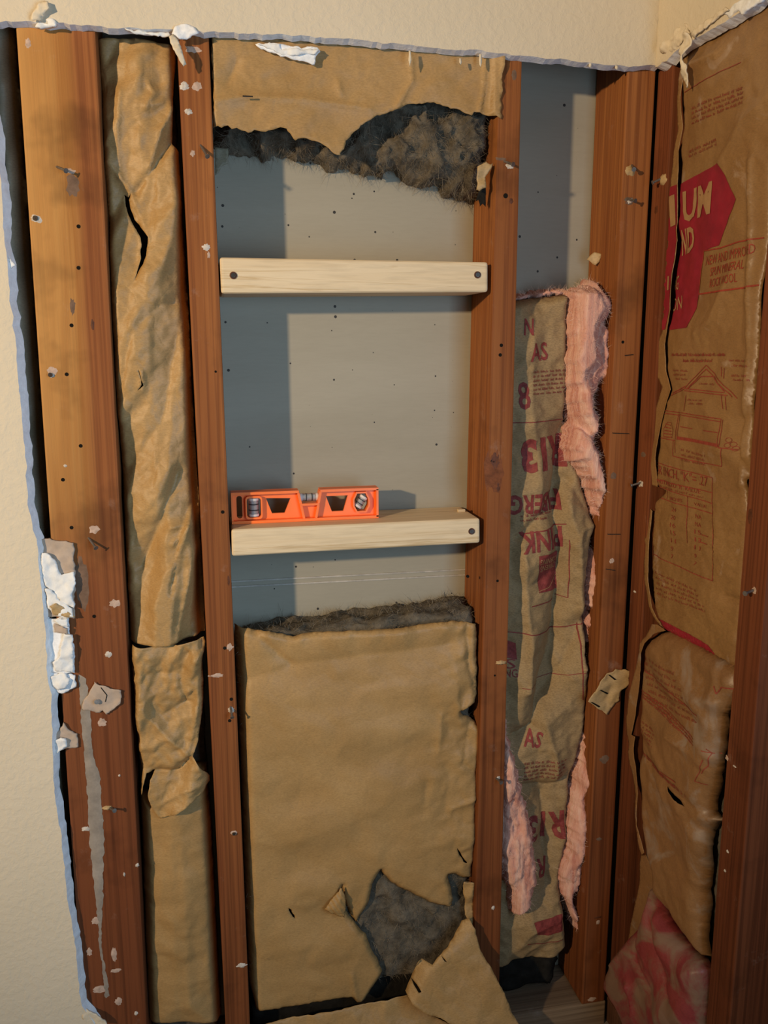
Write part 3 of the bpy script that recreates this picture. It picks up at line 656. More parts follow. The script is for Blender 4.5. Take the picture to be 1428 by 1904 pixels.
# ------------------------------------------------------------------ orange torpedo level on the lower block
ztopL, ztopR = p2_[3][2], p2_[2][2]; xL, xR_ = p2_[3][0], p2_[2][0]
def ztop(x): return ztopL + (ztopR-ztopL)*(x-xL)/(xR_-xL)
YL = 0.030
LA = np.array([PT(431, 979, 'Y', YL)[0], YL, 0]); LB = np.array([PT(704, 966, 'Y', YL)[0], YL, 0])
LA[0] = max(LA[0], xL+0.002)
LA[2] = ztop(LA[0])+0.0003; LB[2] = ztop(LB[0])+0.0003
LH = 0.0400; LT = 0.020
ex = (LB-LA); LL = np.linalg.norm(ex); ex = ex/LL; ez = np.array([-ex[2], 0, ex[0]]); ey = np.array([0, 1.0, 0])
def lv(s, t, y): return LA + ex*(s*LL) + ez*(t*LH) + ey*y
lev = empty('spirit_level', tuple((LA+LB)/2+ey*LT/2), 'orange plastic torpedo level lying on the lower pine block', 'level')
def plate(poly, holes, y0, y1, name, m, parent=lev):
    V, T, _ = tri2d([(s*LL, t*LH) for s, t in poly], [[(s*LL, t*LH) for s, t in h] for h in holes], 0.006, 0.0, 1)
    n = len(V); W = [lv(a/LL, b/LH, y0) for a, b in V]+[lv(a/LL, b/LH, y1) for a, b in V]
    T = [list(t) for t in T]; 
    ed = {}
    for t in T:
        for i in range(3): ed.setdefault((min(t[i], t[(i+1) % 3]), max(t[i], t[(i+1) % 3])), []).append((t[i], t[(i+1) % 3]))
    Fc = [t for t in T]+[[i+n for i in t[::-1]] for t in T]+[[a, a+n, b+n, b] for v in ed.values() if len(v) == 1 for a, b in v]
    bm = bmesh.new(); vv = [bm.verts.new(p) for p in W]
    for f in Fc: bm.faces.new([vv[i] for i in f])
    bmesh.ops.recalc_face_normals(bm, faces=bm.faces)
    return mkobj(name, *bm_out(bm), m, parent)
def rnd(s0, s1, t0, t1, r=0.35, n=4):
    out = []; asp = LL/LH; rs = (s1-s0)*r if (s1-s0)*asp < (t1-t0) else (t1-t0)*r/asp; rt = rs*asp
    for cx_, cy_, a0 in ((s1-rs, t1-rt, 0), (s0+rs, t1-rt, 90), (s0+rs, t0+rt, 180), (s1-rs, t0+rt, 270)):
        for i in range(n+1):
            a = math.radians(a0+90*i/n); out.append((cx_+rs*math.cos(a), cy_+rt*math.sin(a)))
    return out
H_slot = rnd(0.036, 0.074, 0.14, 0.86, 0.48, 5); H_v1 = rnd(0.103, 0.197, 0.18, 0.80, 0.2)
H_t1 = [(0.234, 0.76), (0.40, 0.73), (0.358, 0.26), (0.272, 0.26)]; H_t2 = [(0.642, 0.75), (0.795, 0.75), (0.762, 0.24), (0.682, 0.24)]
H_oct = [(0.855, 0.82), (0.912, 0.82), (0.932, 0.62), (0.932, 0.42), (0.912, 0.24), (0.855, 0.24), (0.835, 0.42), (0.835, 0.62)]
notch = [(0, 0), (1, 0), (1, 1), (0.598, 1), (0.590, 0.56), (0.462, 0.56), (0.452, 1), (0, 1)]
plate(notch, [H_slot, H_v1, H_t1, H_t2, H_oct], 0.009, 0.013, 'body', M['orange'])
plate([(0, 0), (1, 0), (1, 0.09), (0, 0.09)], [], 0, LT, 'bottom_rail', M['orange'])
plate([(0, 0.92), (0.452, 0.92), (0.452, 1.0), (0, 1.0)], [], 0, LT, 'top_rail', M['orange'])
plate([(0.598, 0.92), (1, 0.92), (1, 1.0), (0.598, 1.0)], [], 0, LT, 'top_rail', M['orange'])
plate([(0.985, 0.05), (1, 0.05), (1, 0.95), (0.985, 0.95)], [], 0, LT, 'end_rail', M['orange'])
plate([(0, 0.05), (0.012, 0.05), (0.012, 0.95), (0, 0.95)], [], 0.002, LT, 'end_rail', M['orange'])
for a, b_ in (((0.448, 0.95), (0.487, 0.05)), ((0.602, 0.95), (0.566, 0.05))):
    dx = 0.008; plate([(a[0]-dx, a[1]), (b_[0]-dx, b_[1]), (b_[0]+dx, b_[1]), (a[0]+dx, a[1])], [], 0.0015, LT-.0015, 'rib', M['orange'])
plate([(0.46, 0.50), (0.59, 0.50), (0.59, 0.57), (0.46, 0.57)], [], 0.0005, LT-.0005, 'vial_seat', M['orange'])
for h0, nm in ((rnd(0.094, 0.206, 0.12, 0.86, 0.2), H_v1), (([(s+(s-0.8835)*0.22, t+(t-0.53)*0.18) for s, t in H_oct]), H_oct)):
    plate(h0, [nm], 0.003, 0.017, 'vial_frame', M['orange'])
def vial(p, q, r):
    p = np.array(p); q = np.array(q); d = (q-p)/np.linalg.norm(q-p)
    o = mkobj('vial', *tube(p, q, r, 18), M['glass'], lev, smooth=False)
    mkobj('fluid', *tube(p+d*.001, q-d*.001, r*0.62, 14), M['fluid'], o)
    m = (p+q)/2; L = np.linalg.norm(q-p)
    for s in (-1, 1): mkobj('vial_mark', *tube(m+d*s*L*.16-d*.0005, m+d*s*L*.16+d*.0005, r*1.03, 18), M['ring'], o)
    for s in (-1, 1): mkobj('vial_cap', *tube(m+d*s*(L*.5-.003), m+d*s*L*.5, r*1.05, 18), M['fluid'], o)
vial(lv(0.464, 0.74, .010), lv(0.588, 0.74, .010), 0.0048)
vial(lv(0.150, 0.20, .010), lv(0.150, 0.78, .010), 0.0062)
vial(lv(0.858, 0.36, .010), lv(0.908, 0.70, .010), 0.0055)

# ------------------------------------------------------------------ insulation: leftmost sliver and the bay of crumpled kraft paper
def wrap(base, roundl, P=None):              # paper that curves back at its sides
    return lambda A, B, e: base + roundl*np.clip(1-e/0.012, 0, 1)**2
bz = empty('insulation_batt', (-0.27, 0.05, ZP), 'grey kraft insulation batt in shade left of the widest stud', 'insulation')
f = sheet('kraft_facing', None, 0.022, 'Y', lambda A, B, e: 0.022+0.006*facet(A, B, .06, 5, an=2)+0.003*facet(A, B, .022, 8, an=1.6)+0.02*np.clip(1-e/.02, 0, 1)**2, M['kraft_green'], bz, step=0.004,
          abpoly=[(-0.345, ZP+.01), (-0.182, ZP+.01), (-0.184, 1.80), (-0.345, 1.80)], jag=0, seed=3)
lump('wool', -0.35, -0.186, 0.046, YB-.002, ZP+.005, 1.80, M['wool'], bz, 0.003, 0.03, 0.012, 3, 0.006)

def bay1_depth(A, B, e):
    e = np.minimum(A+0.100, -0.012-A)        # the paper turns in at the studs only
    d = 0.021 + 0.020*np.clip(1-e/0.011, 0, 1)**2
    mid = np.clip(e/0.045, 0, 1); d = d - 0.011*mid
    d = d + 0.0130*facet(A, B, .042, 21, rot=0.32, an=4.0, warp=.10) + 0.0075*facet(A, B, .028, 33, rot=0.15, an=3.4, warp=.08) + 0.0030*facet(A, B, .017, 37, rot=.8, an=2.2, warp=.05) + 0.0008*facet(A, B, .008, 35, rot=.3, warp=.05)
    return d
q = lambda pts, d=0.012: [ab(u, v, 'Y', d) for u, v in pts]
CR1 = [([(330, 240), (285, 310), (252, 352)], .006, -.010), ([(320, 200), (300, 240), (272, 330)], .005, .007), ([(222, 165), (218, 240), (222, 330)], .006, .006),
       ([(275, 150), (285, 170), (272, 200), (300, 190)], .005, .005), ([(330, 880), (290, 990), (262, 1060)], .007, -.009), ([(348, 980), (312, 1080), (285, 1130)], .007, .009), ([(368, 1000), (345, 1110), (330, 1190)], .006, .008),
       ([(318, 980), (355, 975), (322, 1010)], .005, .006), ([(245, 620), (230, 690), (222, 740)], .005, -.005), ([(352, 940), (332, 1000), (318, 1100)], .005, -.006), ([(262, 600), (300, 565), (345, 560)], .006, -.004),
       ([(235, 950), (250, 870), (270, 800)], .007, .004), ([(265, 690), (262, 720)], .004, .005), ([(200, 300), (240, 350), (275, 440)], .006, .006)]
def d_up(A, B, e):
    d = bay1_depth(A, B, e)
    for pts, wd, ht in CR1: d = d + crease(A, B, q(pts), wd, ht)
    return np.clip(d, 0.001, 0.06)
bu = empty('insulation_batt', (-0.055, 0.05, 0.62), 'crumpled kraft faced batt with a long black tear, between the two left studs', 'insulation')
tear = [(228, 357), (237, 363), (243, 353), (238, 368), (241, 383), (248, 405), (257, 415), (267, 430), (275, 440), (274, 457), (271, 475), (266, 490), (258, 505), (250, 523), (255, 500), (261, 480), (260, 462), (262, 453), (260, 440), (252, 424), (244, 411), (234, 388), (230, 370)]
f_up = sheet('kraft_facing', [(176, 62), (250, 66), (327, 80), (322, 160), (319, 262), (331, 276), (338, 360), (346, 500), (356, 720), (367, 900), (376, 1040), (380, 1130), (381, 1186), (352, 1192), (300, 1198), (240, 1197), (236, 1100), (226, 900), (213, 700), (203, 500), (190, 300), (182, 180)],
             0.012, 'Y', d_up, M['kraft'], bu, holes=[tear, [(258, 686), (263, 700), (267, 716), (262, 722), (256, 727), (264, 715)]], seed=11, step=0.0026)
lump('wool', -0.096, -0.016, 0.052, YB-.002, 0.62, 1.32, M['wool'], bu, 0.003, 0.03, 0.012, 5, 0.006)
bl = empty('insulation_batt', (-0.05, 0.05, ZP), 'kraft faced batt low between the two left studs, paper bunched at its top', 'insulation')
def d_low(A, B, e):
    return np.clip(0.024 + 0.025*np.clip(1-e/0.014, 0, 1)**2 - 0.012*np.clip(e/.04, 0, 1) + 0.0020*fbm(A, B*3, .09, 12, 3) + 0.0022*facet(A, B, .05, 41, rot=1.3, an=.5) + 0.0007*facet(A, B, .014, 47), 0.002, .06)
f_low = sheet('kraft_facing', [(284, 1440), (386, 1440), (395, 1560), (402, 1700), (412, 1900), (414, 1922), (272, 1922), (268, 1800), (262, 1600), (257, 1488), (276, 1492)], 0.014, 'Y', d_low, M['kraft_smooth'], bl, seed=15)
def d_fl(A, B, e):
    d = 0.014 + 0.010*np.clip(1-np.minimum(A+0.098, -0.012-A)/0.010, 0, 1)**2 + 0.0095*facet(A, B, .036, 51, rot=.4, an=2.2, warp=.2) + 0.0055*facet(A, B, .018, 53, rot=.6, an=1.6, warp=.2) + 0.0018*facet(A, B, .008, 57)
    for pts, wd, ht in (([(262, 1320), (310, 1370), (350, 1405)], .006, .008), ([(265, 1215), (258, 1300), (262, 1390)], .008, .006), ([(372, 1215), (366, 1330), (352, 1395)], .006, .006), ([(285, 1440), (330, 1440), (352, 1420)], .006, -.012),
                        ([(300, 1500), (340, 1470), (385, 1455)], .007, .008), ([(245, 1255), (320, 1255)], .005, -.004), ([(350, 1215), (335, 1260), (345, 1310)], .006, -.006)):
        d = d + crease(A, B, q(pts, .005), wd, ht)
    return np.clip(d-0.006, -0.004, 0.03)
sheet('bunched_paper', [(245, 1199), (262, 1203), (300, 1202), (330, 1199), (352, 1193), (370, 1190), (379, 1187), (382, 1196), (376, 1230), (379, 1280), (376, 1330), (368, 1380), (358, 1408), (374, 1428), (390, 1450), (390, 1462), (380, 1476), (352, 1492), (318, 1516), (298, 1526), (284, 1510), (275, 1480), (279, 1452), (288, 1438), (272, 1440), (266, 1462), (262, 1482), (264, 1440), (258, 1400), (252, 1330), (247, 1260)],
      0.006, 'Y', d_fl, M['kraft'], bl, seed=19, step=0.0026)
lump('wool', -0.098, -0.012, 0.056, YB-.002, ZP+.004, 0.605, M['wool'], bl, 0.003, 0.03, 0.012, 6, 0.006)

# ------------------------------------------------------------------ middle bay, upper batt: torn kraft with wool hanging out
bt = empty('insulation_batt', (0.19, 0.05, 1.10), 'torn kraft batt with dark wool hanging out, above the upper pine block', 'insulation')
def d_top(A, B, e):
    x3 = np.clip((A-0.345)/0.02, 0, 1)
    d = 0.004*(1-x3) - 0.006*x3 + 0.012*np.clip(1-(A-0.020)/0.010, 0, 1)**2
    d = d + 0.0030*facet(A, B, .085, 61, an=.7) + 0.0012*facet(A, B, .030, 63) + 0.0005*facet(A, B, .010, 67) - 0.004*np.clip((1.24-B)/.05, 0, 1)
    for pts, wd, ht in (([(400, 188), (455, 178), (560, 182), (690, 200)], .005, .004), ([(765, 105), (768, 150), (740, 195)], .003, .004), ([(440, 110), (425, 150)], .006, -.004), ([(905, 110), (900, 170), (893, 208)], .002, .004), ([(630, 150), (634, 170)], .004, .003)):
        d = d + crease(A, B, q(pts, 0), wd, ht)
    return np.clip(np.where(A > .353, np.minimum(d, -0.003), d), -0.02, 0.03)
f_top = sheet('kraft_facing', [(394, 60), (934, 100), (932, 150), (930, 221), (921, 217), (905, 212), (884, 206), (880, 213), (862, 205), (845, 199), (825, 195), (808, 190), (795, 187), (786, 191), (765, 193), (745, 198), (732, 205), (718, 210), (703, 212), (690, 220), (672, 230), (655, 246), (645, 260), (638, 280), (633, 290), (622, 285), (612, 276), (597, 265), (580, 259), (560, 257), (550, 260), (543, 251), (533, 238), (522, 236), (510, 240), (490, 241), (474, 241), (462, 244), (450, 240), (440, 234), (432, 237), (424, 231), (412, 236), (405, 232), (397, 234)],
              0.0, 'Y', d_top, M['kraft_smooth'], bt, jag=0.0014, seed=23, thick=0.0007)
for u0, v0, u1, v1 in ((451, 180, 470, 181),):
    a = np.array(PT(u0, v0, 'Y', -.002)); b_ = np.array(PT(u1, v1, 'Y', -.002)); mkobj('staple', *tube(a-[0, .003, 0], b_-[0, .003, 0], .0008, 6), M['screw'], bt)
def d_wool(A, B, e):
    t = np.clip(e/0.028, 0, 1); prof = np.sqrt(1-(1-t)**2)
    dep = np.interp(A, [0.02, .08, .14, .2, .30, .36], [.030, .034, .034, .048, .060, .064])
    d = YB-0.002 - dep*prof + 0.026*(np.abs(fbm(A, B, .034, 71, 4))-0.35) + 0.004*fbm(A, B, .012, 77, 3)
    return np.clip(d, 0.007, YB-.0015)
sheet('wool', [(400, 130), (915, 150), (913, 230), (911, 290), (906, 330), (893, 352), (889, 372), (872, 366), (852, 360), (838, 358), (829, 340), (806, 336), (790, 340), (770, 332), (752, 318), (735, 310), (720, 322), (700, 318), (685, 322), (668, 312), (650, 303), (634, 308), (616, 307), (602, 300), (585, 292), (566, 290), (545, 281), (530, 284), (515, 278), (495, 288), (480, 280), (462, 276), (445, 280), (428, 276), (420, 286), (404, 280), (400, 250)],
      0.05, 'Y', d_wool, M['wool'], bt, jag=0.004, seed=27, thick=0, step=0.0035)
fibres('loose_fibres', 'wool.003' if 'wool.003' in SH else [k for k in SH if k.startswith('wool')][-1], 9000, 0.016, 0.00016, M['wool_fibre'], bt, 5, 0.3)
sc = empty('paper_scrap', tuple(PT(895, 355, 'Y', 0.0)), 'small golden torn paper scrap hanging at the knotted stud under the dark wool', 'paper scrap')
sheet('kraft_scrap', [(904, 301), (911, 306), (917, 303), (912, 314), (902, 329), (903, 350), (897, 351), (891, 356), (885, 353), (887, 340), (886, 331), (887, 309), (895, 306)], 0.004, 'Y', lambda A, B, e: 0.003+0.003*facet(A, B, .012, 5), M['kraft_scrap'], sc, step=.002, seed=4)
sheet('tar_backing', [(895, 345), (903, 350), (904, 385), (898, 378), (893, 384), (890, 372), (885, 374), (888, 362)], 0.012, 'Y', lambda A, B, e: 0.012+0.002*facet(A, B, .012, 6), M['wool_black'], sc, step=.002, seed=5)
sg = sheet('paper_scrap', [(399, 276), (424, 278), (423, 306), (412, 312), (407, 322), (400, 328)], 0.045, 'Y', lambda A, B, e: 0.04+0.004*facet(A, B, .02, 6), M['kraft_green'], None, step=.003, seed=6, label='small grey paper scrap beside the left stud just under the dark wool', cat='paper scrap')

# ------------------------------------------------------------------ middle bay, lower batt
bm_ = empty('insulation_batt', (0.19, 0.05, ZP), 'smooth kraft faced batt below the lower pine block, torn open at its foot', 'insulation')
def d_mid(A, B, e):
    eL = A-0.032
    d = 0.014 + 0.020*np.clip(1-eL/0.016, 0, 1)**2 + 0.006*np.clip(1-e/0.006, 0, 1)
    d = d - 0.006*np.clip((B-.15)/.4, 0, 1) - 0.004*np.sin(np.clip((A-.03)/.33, 0, 1)*math.pi)
    d = d + 0.0034*vn(A*.4, B, .045, 81) + 0.0024*facet(A, B*1.4, .075, 83) + 0.0011*facet(A, B*1.3, .026, 85)
    k = np.clip((A-.27)/.05, 0, 1); d = d + k*(0.0035*facet(A, B, .032, 87, rot=1.1) + 0.0014*facet(A, B, .012, 89))
    kt = np.clip((B-.60)/.03, 0, 1); d = d + kt*0.004*facet(A, B, .03, 91, rot=0, an=3)
    for pts, wd, ht in (([(475, 1178), (520, 1220), (540, 1235)], .006, -.005), ([(450, 1270), (560, 1235), (860, 1195)], .02, -.005), ([(845, 1290), (853, 1322), (885, 1300)], .005, .006), ([(870, 1165), (872, 1230), (884, 1290)], .005, -.006),
                        ([(820, 1330), (815, 1400)], .004, .003), ([(875, 1350), (862, 1420), (886, 1440)], .005, -.004), ([(655, 1815), (665, 1870)], .003, .004), ([(885, 1485), (840, 1505)], .004, .004), ([(795, 1455), (790, 1490)], .006, -.003)):
        d = d + crease(A, B, q(pts, .008), wd, ht)
    return np.clip(d, 0.0015, 0.05)
f_mid = sheet('kraft_facing', [(437, 1172), (450, 1173), (462, 1171), (475, 1175), (500, 1173), (520, 1179), (545, 1185), (560, 1180), (575, 1177), (600, 1175), (640, 1172), (690, 1170), (720, 1168), (750, 1166), (780, 1163), (800, 1160), (840, 1155), (868, 1157), (885, 1160), (888, 1195), (887, 1250), (886, 1290), (880, 1303), (868, 1318), (855, 1322), (862, 1331), (872, 1334), (884, 1345), (893, 1352), (900, 1375), (897, 1392), (890, 1430), (887, 1500), (884, 1600), (880, 1636), (862, 1638), (850, 1630), (836, 1631), (834, 1636), (842, 1660), (844, 1690), (838, 1693), (820, 1690), (800, 1682), (780, 1672), (755, 1660), (735, 1650), (722, 1638), (710, 1621), (704, 1632), (693, 1650), (687, 1685), (675, 1705), (665, 1721), (652, 1706), (645, 1688), (640, 1668), (637, 1648), (634, 1660), (641, 1692), (652, 1710), (666, 1726), (682, 1742), (690, 1768), (702, 1786), (713, 1812), (706, 1828), (692, 1848), (684, 1858), (678, 1868), (668, 1872), (656, 1862), (630, 1862), (600, 1868), (560, 1878), (520, 1884), (488, 1887), (478, 1884), (464, 1840), (458, 1700), (448, 1400)],
              0.010, 'Y', d_mid, M['kraft_smooth'], bm_, holes=[[(536, 1688), (541, 1692), (547, 1704), (550, 1712), (545, 1706), (539, 1698)], [(849, 1576), (855, 1584), (862, 1596), (870, 1606), (862, 1602), (854, 1590)]], jag=0.0009, seed=29, step=0.0032, thick=0.0007)
Vw = PT(650, 1172, 'Y', 0.012)[2]
def shp(V):
    z = V[:, 2]; V[:, 2] = z + np.where(z > .5, 0.010*(V[:, 0]-.19)/.16, 0); return V
lw = lump('wool', 0.043, 0.350, 0.025, YB-.002, 0.100, PT(650, 1166, 'Y', 0.014)[2]+0.002, M['wool'], bm_, 0.0062, 0.032, 0.0045, 9, 0.010, shp)
lump('wool_foot', 0.036, 0.350, 0.045, YB-.002, ZP+.004, 0.094, M['wool_black'], bm_, 0.003, 0.03, 0.010, 31, 0.006)  # black fill added to paint the shade in the slit above the plate
fibres('loose_fibres', lw.name, 22000, 0.014, 0.00020, M['wool_fibre'], bm_, 8, 0.0)
# small torn tongues of the facing
sheet('torn_tongue', [(862, 1640), (881, 1640), (881, 1722), (872, 1716), (864, 1700), (866, 1676), (861, 1660)], 0.008, 'Y', lambda A, B, e: 0.008+0.004*facet(A, B, .02, 4), M['kraft'], bm_, seed=31, jag=.0008)
sheet('torn_tongue', [(634, 1650), (641, 1664), (643, 1682), (640, 1705), (628, 1702), (616, 1698), (603, 1690), (614, 1674), (626, 1660)], 0.004, 'Y', lambda A, B, e: 0.004-0.004*np.abs(np.sin((A+B*.6)*420))*.5-0.004*np.clip(e/.008, 0, 1), M['kraft'], bm_, seed=33, jag=.0006, step=.0018)
# large loose flap of facing thrown forward over the foot of the knotted stud
def d_flap(A, B, e):
    d = -0.016 - 0.040*np.clip((0.19-B)/.14, 0, 1) + 0.0035*facet(A, B, .045, 95) + 0.0014*facet(A, B, .017, 97)
    L = q([(757, 1852), (785, 1805), (880, 1728)], -.03); s = seg_dist(A, B, L, False)
    return d + 0.016*np.clip(1-s/.016, 0, 1)**2
lf = empty('paper_flap', tuple(PT(880, 1904, 'Y', -.05)), 'large loose kraft paper flap folded out over the bottom plate', 'paper flap')
sheet('kraft_sheet', [(882, 1729), (890, 1742), (893, 1757), (897, 1775), (910, 1795), (920, 1812), (933, 1836), (945, 1868), (962, 1893), (980, 1925), (880, 1925), (868, 1908), (845, 1893), (828, 1888), (815, 1880), (800, 1878), (785, 1872), (765, 1862), (757, 1852), (765, 1838), (776, 1820), (783, 1800), (795, 1800), (806, 1800), (820, 1786), (850, 1760), (870, 1737)], -0.03, 'Y', d_flap, M['kraft'], lf,
      holes=[[(769, 1832), (776, 1835), (783, 1842), (778, 1844), (772, 1838)], [(823, 1784), (829, 1788), (833, 1793), (828, 1791)]], jag=.0006, seed=35, step=.003, thick=.0007)
stp = sheet('paper_strip', [(470, 1906), (500, 1900), (560, 1889), (610, 1880), (660, 1871), (700, 1864), (757, 1852), (775, 1866), (800, 1880), (830, 1889), (860, 1904), (880, 1940), (475, 1940)], -0.004, 'Y',
            lambda A, B, e: -0.004-0.35*np.clip(0.09-B, 0, .1)+0.003*facet(A, B, .03, 99)+0.0012*facet(A, B, .012, 98), M['kraft'], None, seed=37, step=.003,
            label='torn kraft paper strip drooping over the bottom plate between the pine-block studs', cat='paper strip')

# ------------------------------------------------------------------ bay with pink glass wool and printed facing
bp = empty('insulation_batt', (0.46, 0.05, 0.08), 'pink glass wool batt with twisted printed kraft facing, beside the corner stud', 'insulation')
def qq(pts): return [ab(u, v, 'Y', 0.03) for u, v in pts]
def d_pk(A, B, e):
    d = 0.030 + 0.018*np.clip(1-e/0.010, 0, 1)**2 + 0.009*facet(A, B, .055, 101, rot=.15, an=3) + 0.005*facet(A, B, .028, 103, rot=.5, an=1.6) + 0.0018*facet(A, B, .011, 105)
    for pts, wd, ht in (([(1052, 800), (1040, 880), (1035, 960), (1040, 1040), (1038, 1120), (1035, 1200), (1020, 1262)], .008, -.016), ([(1020, 1262), (1000, 1310), (990, 1350), (962, 1370)], .008, -.015), ([(1010, 1300), (1050, 1240), (1080, 1160)], .008, -.008),
                        ([(1055, 930), (1070, 1000), (1078, 1120), (1085, 1240)], .010, .010), ([(990, 600), (985, 760), (1000, 860), (1005, 1000)], .016, .008), ([(968, 1010), (975, 1100), (985, 1200), (980, 1280)], .010, .010),
                        ([(960, 1000), (1010, 950), (1050, 900)], .007, -.009), ([(1010, 1340), (1030, 1400), (1035, 1450)], .012, .010), ([(1060, 890), (1100, 960)], .008, -.006), ([(1062, 1010), (1080, 985), (1105, 975)], .006, .007), ([(975, 1460), (1020, 1465), (1055, 1450)], .006, -.008), ([(985, 1720), (1040, 1700)], .02, .010), ([(1012, 1480), (1020, 1640)], .014, -.014)):
        d = d + crease(A, B, qq(pts), wd*1.6, ht*1.45)
    return np.clip(d, 0.003, 0.056)
f_pk = sheet('kraft_facing', [(940, 566), (980, 556), (1010, 551), (1062, 547), (1061, 640), (1063, 700), (1060, 770), (1064, 850), (1090, 885), (1105, 950), (1112, 982), (1100, 1010), (1092, 1090), (1092, 1200), (1098, 1290), (1088, 1390), (1066, 1460), (1060, 1560), (1046, 1640), (1046, 1700), (1055, 1760), (1040, 1783), (1000, 1793), (960, 1790), (934, 1801), (910, 1800), (915, 1500), (918, 1100), (925, 800), (935, 640)],
             0.03, 'Y', d_pk, M['kraft_flecked'], bp, seed=39, jag=.0008, step=0.0028)
pr = Print(f_pk)
pr.text('N', (970, 623), (989, 623), 30); pr.text('AS', (982, 672), (1019, 668), 32); pr.text('8', (962, 760), (982, 758), 48)
for i, y in enumerate((694, 702, 710, 718, 726, 734)): pr.micro((988, y), (1055, y-4), 4.5, i)
pr.line([(950, 786), (1052, 781)], 1.8)
pr.text('R13', (1058, 812), (966, 822), -54, 0.035); pr.text('FIBERGLAS', (1046, 914), (890, 926), -34, 0.01)
pr.micro((966, 960), (1030, 955), 5, 31); pr.micro((966, 968), (1020, 964), 5, 32)
pr.line([(968, 992), (1052, 974)], 2.2); pr.text('PINK', (1046, 980), (962, 990), -36, 0.01)
pr.line([(1055, 1002), (1057, 1112), (1040, 1110)], 1.5); pr.line([(985, 1125), (1035, 1118)], 2); pr.line([(945, 1175), (1025, 1178), (1090, 1160)], 2)
pr.line([(1076, 1160), (1082, 1300)], 2); pr.line([(965, 1274), (1010, 1272), (1095, 1244)], 1.2)
pr.text('AS', (972, 1385), (1002, 1388), 28); pr.text('S', (938, 1240), (956, 1240), 16); pr.text('NG', (936, 1256), (958, 1255), 14)
pr.poly([(940, 1190), (958, 1195), (960, 1225), (940, 1222)])
for i, y in enumerate((1418, 1426, 1434, 1442, 1450)): pr.micro((972, y), (1052, y-6), 5, 40+i)
pr.text('R13', (1052, 1512), (982, 1525), -46, 0.02); pr.text('R', (1020, 1600), (1000, 1602), -36)
pr.line([(975, 1746), (1010, 1748), (1042, 1738)], 2)
pr.build('printed_lettering', M['red_faded'])
pe = Print(f_pk); pe.poly([(995, 1030), (1040, 1026), (1041, 1098), (1000, 1101)]); pe.poly([(985, 1702), (1040, 1690), (1040, 1720), (1012, 1728), (992, 1726)]); pe.build('printed_emblem', M['red_faded'])
px_ = Print(f_pk); px_.text('OWENS', (1038, 1046), (999, 1050), -11); px_.text('CORNING', (1040, 1034), (998, 1037), -10); px_.line([(1000, 1098), (1022, 1092), (1040, 1072)], 1.0); px_.build('emblem_lettering', M['tan_ink'], 0.0013)
def pinkpiece(px, db, df, seed, R=0.016, d0=None, nf=2500, lumps=0.006, folds=()):
    def fold(A, B):
        t = np.zeros_like(A)
        for pts, wd, ht in folds: t = t + crease(A, B, [ab(u, v, 'Y', .02) for u, v in pts], wd, ht)
        return t
    def dd(A, B, e):
        t = np.clip(e/R, 0, 1); d = db-(db-df)*np.sqrt(1-(1-t)**2)
        return np.clip(d + lumps*1.5*fbm(A, B*.55, .032, seed, 4) + fold(A, B) + 0.0016*vn(A*2.4, B*.35, .006, seed+3) + 0.0012*fbm(A, B, .006, seed+5, 2), df-.006, YB-.002)
    o = sheet('pink_wool', px, d0 if d0 is not None else (db+df)/2, 'Y', dd, M['pink'], bp, jag=.0030, seed=seed, thick=0, step=.0026)
    fibres('loose_fibres', o.name, nf, 0.009, 0.00012, M['pink_fibre'], o, seed, 0.1)
    return o
pinkpiece([(1062, 536), (1090, 531), (1108, 528), (1114, 516), (1124, 512), (1130, 528), (1146, 543), (1152, 562), (1148, 585), (1140, 600), (1141, 628), (1136, 655), (1140, 690), (1130, 720), (1122, 748), (1118, 790), (1112, 822), (1117, 840), (1124, 872), (1123, 920), (1117, 968), (1109, 955), (1102, 915), (1082, 880), (1062, 858), (1057, 838), (1064, 806), (1072, 786), (1061, 752), (1058, 700), (1062, 650), (1061, 580)], 0.06, 0.004, 111, 0.020, 0.02, 6000, 0.010, [([(1062, 780), (1085, 800), (1112, 828)], .007, -.022), ([(1148, 590), (1120, 600), (1108, 640)], .006, -.012), ([(1125, 530), (1138, 570)], .008, -.008), ([(1118, 660), (1124, 720), (1110, 770)], .005, -.009), ([(1075, 560), (1072, 700), (1085, 770), (1070, 830), (1105, 900)], .010, .007), ([(1100, 560), (1098, 700), (1105, 760)], .004, -.005)])
pinkpiece([(955, 548), (985, 543), (1010, 538), (1040, 535), (1066, 533), (1068, 552), (1040, 550), (1010, 554), (980, 558), (950, 568)], YB-.003, 0.040, 117, 0.010, .05, 900)
pinkpiece([(1116, 985), (1121, 1040), (1124, 1078), (1113, 1120), (1109, 1180), (1105, 1240), (1097, 1262), (1092, 1180), (1094, 1100), (1090, 1080), (1102, 1012)], 0.06, 0.022, 121, 0.010, .03, 1200)
pinkpiece([(1092, 1320), (1099, 1400), (1098, 1450), (1093, 1530), (1091, 1580), (1080, 1650), (1070, 1682), (1086, 1736), (1070, 1736), (1060, 1702), (1042, 1662), (1036, 1620), (1054, 1580), (1060, 1500), (1074, 1440)], 0.06, 0.016, 127, 0.014, .03, 2200)
pinkpiece([(938, 1290), (954, 1390), (972, 1448), (986, 1500), (999, 1575), (1002, 1640), (990, 1682), (966, 1704), (946, 1700), (944, 1662), (925, 1600), (922, 1480), (925, 1380)], 0.06, 0.008, 131, 0.016, .02, 2600)
pinkpiece([(960, 558), (975, 566), (972, 620), (966, 660), (962, 700), (952, 740), (940, 740), (945, 600)], 0.06, 0.045, 137, 0.008, .05, 500)
lump('wool', 0.395, 0.510, 0.060, YB-.002, 0.10, 1.02, M['wool_black'], bp, 0.003, 0.03, 0.012, 12, 0.006)
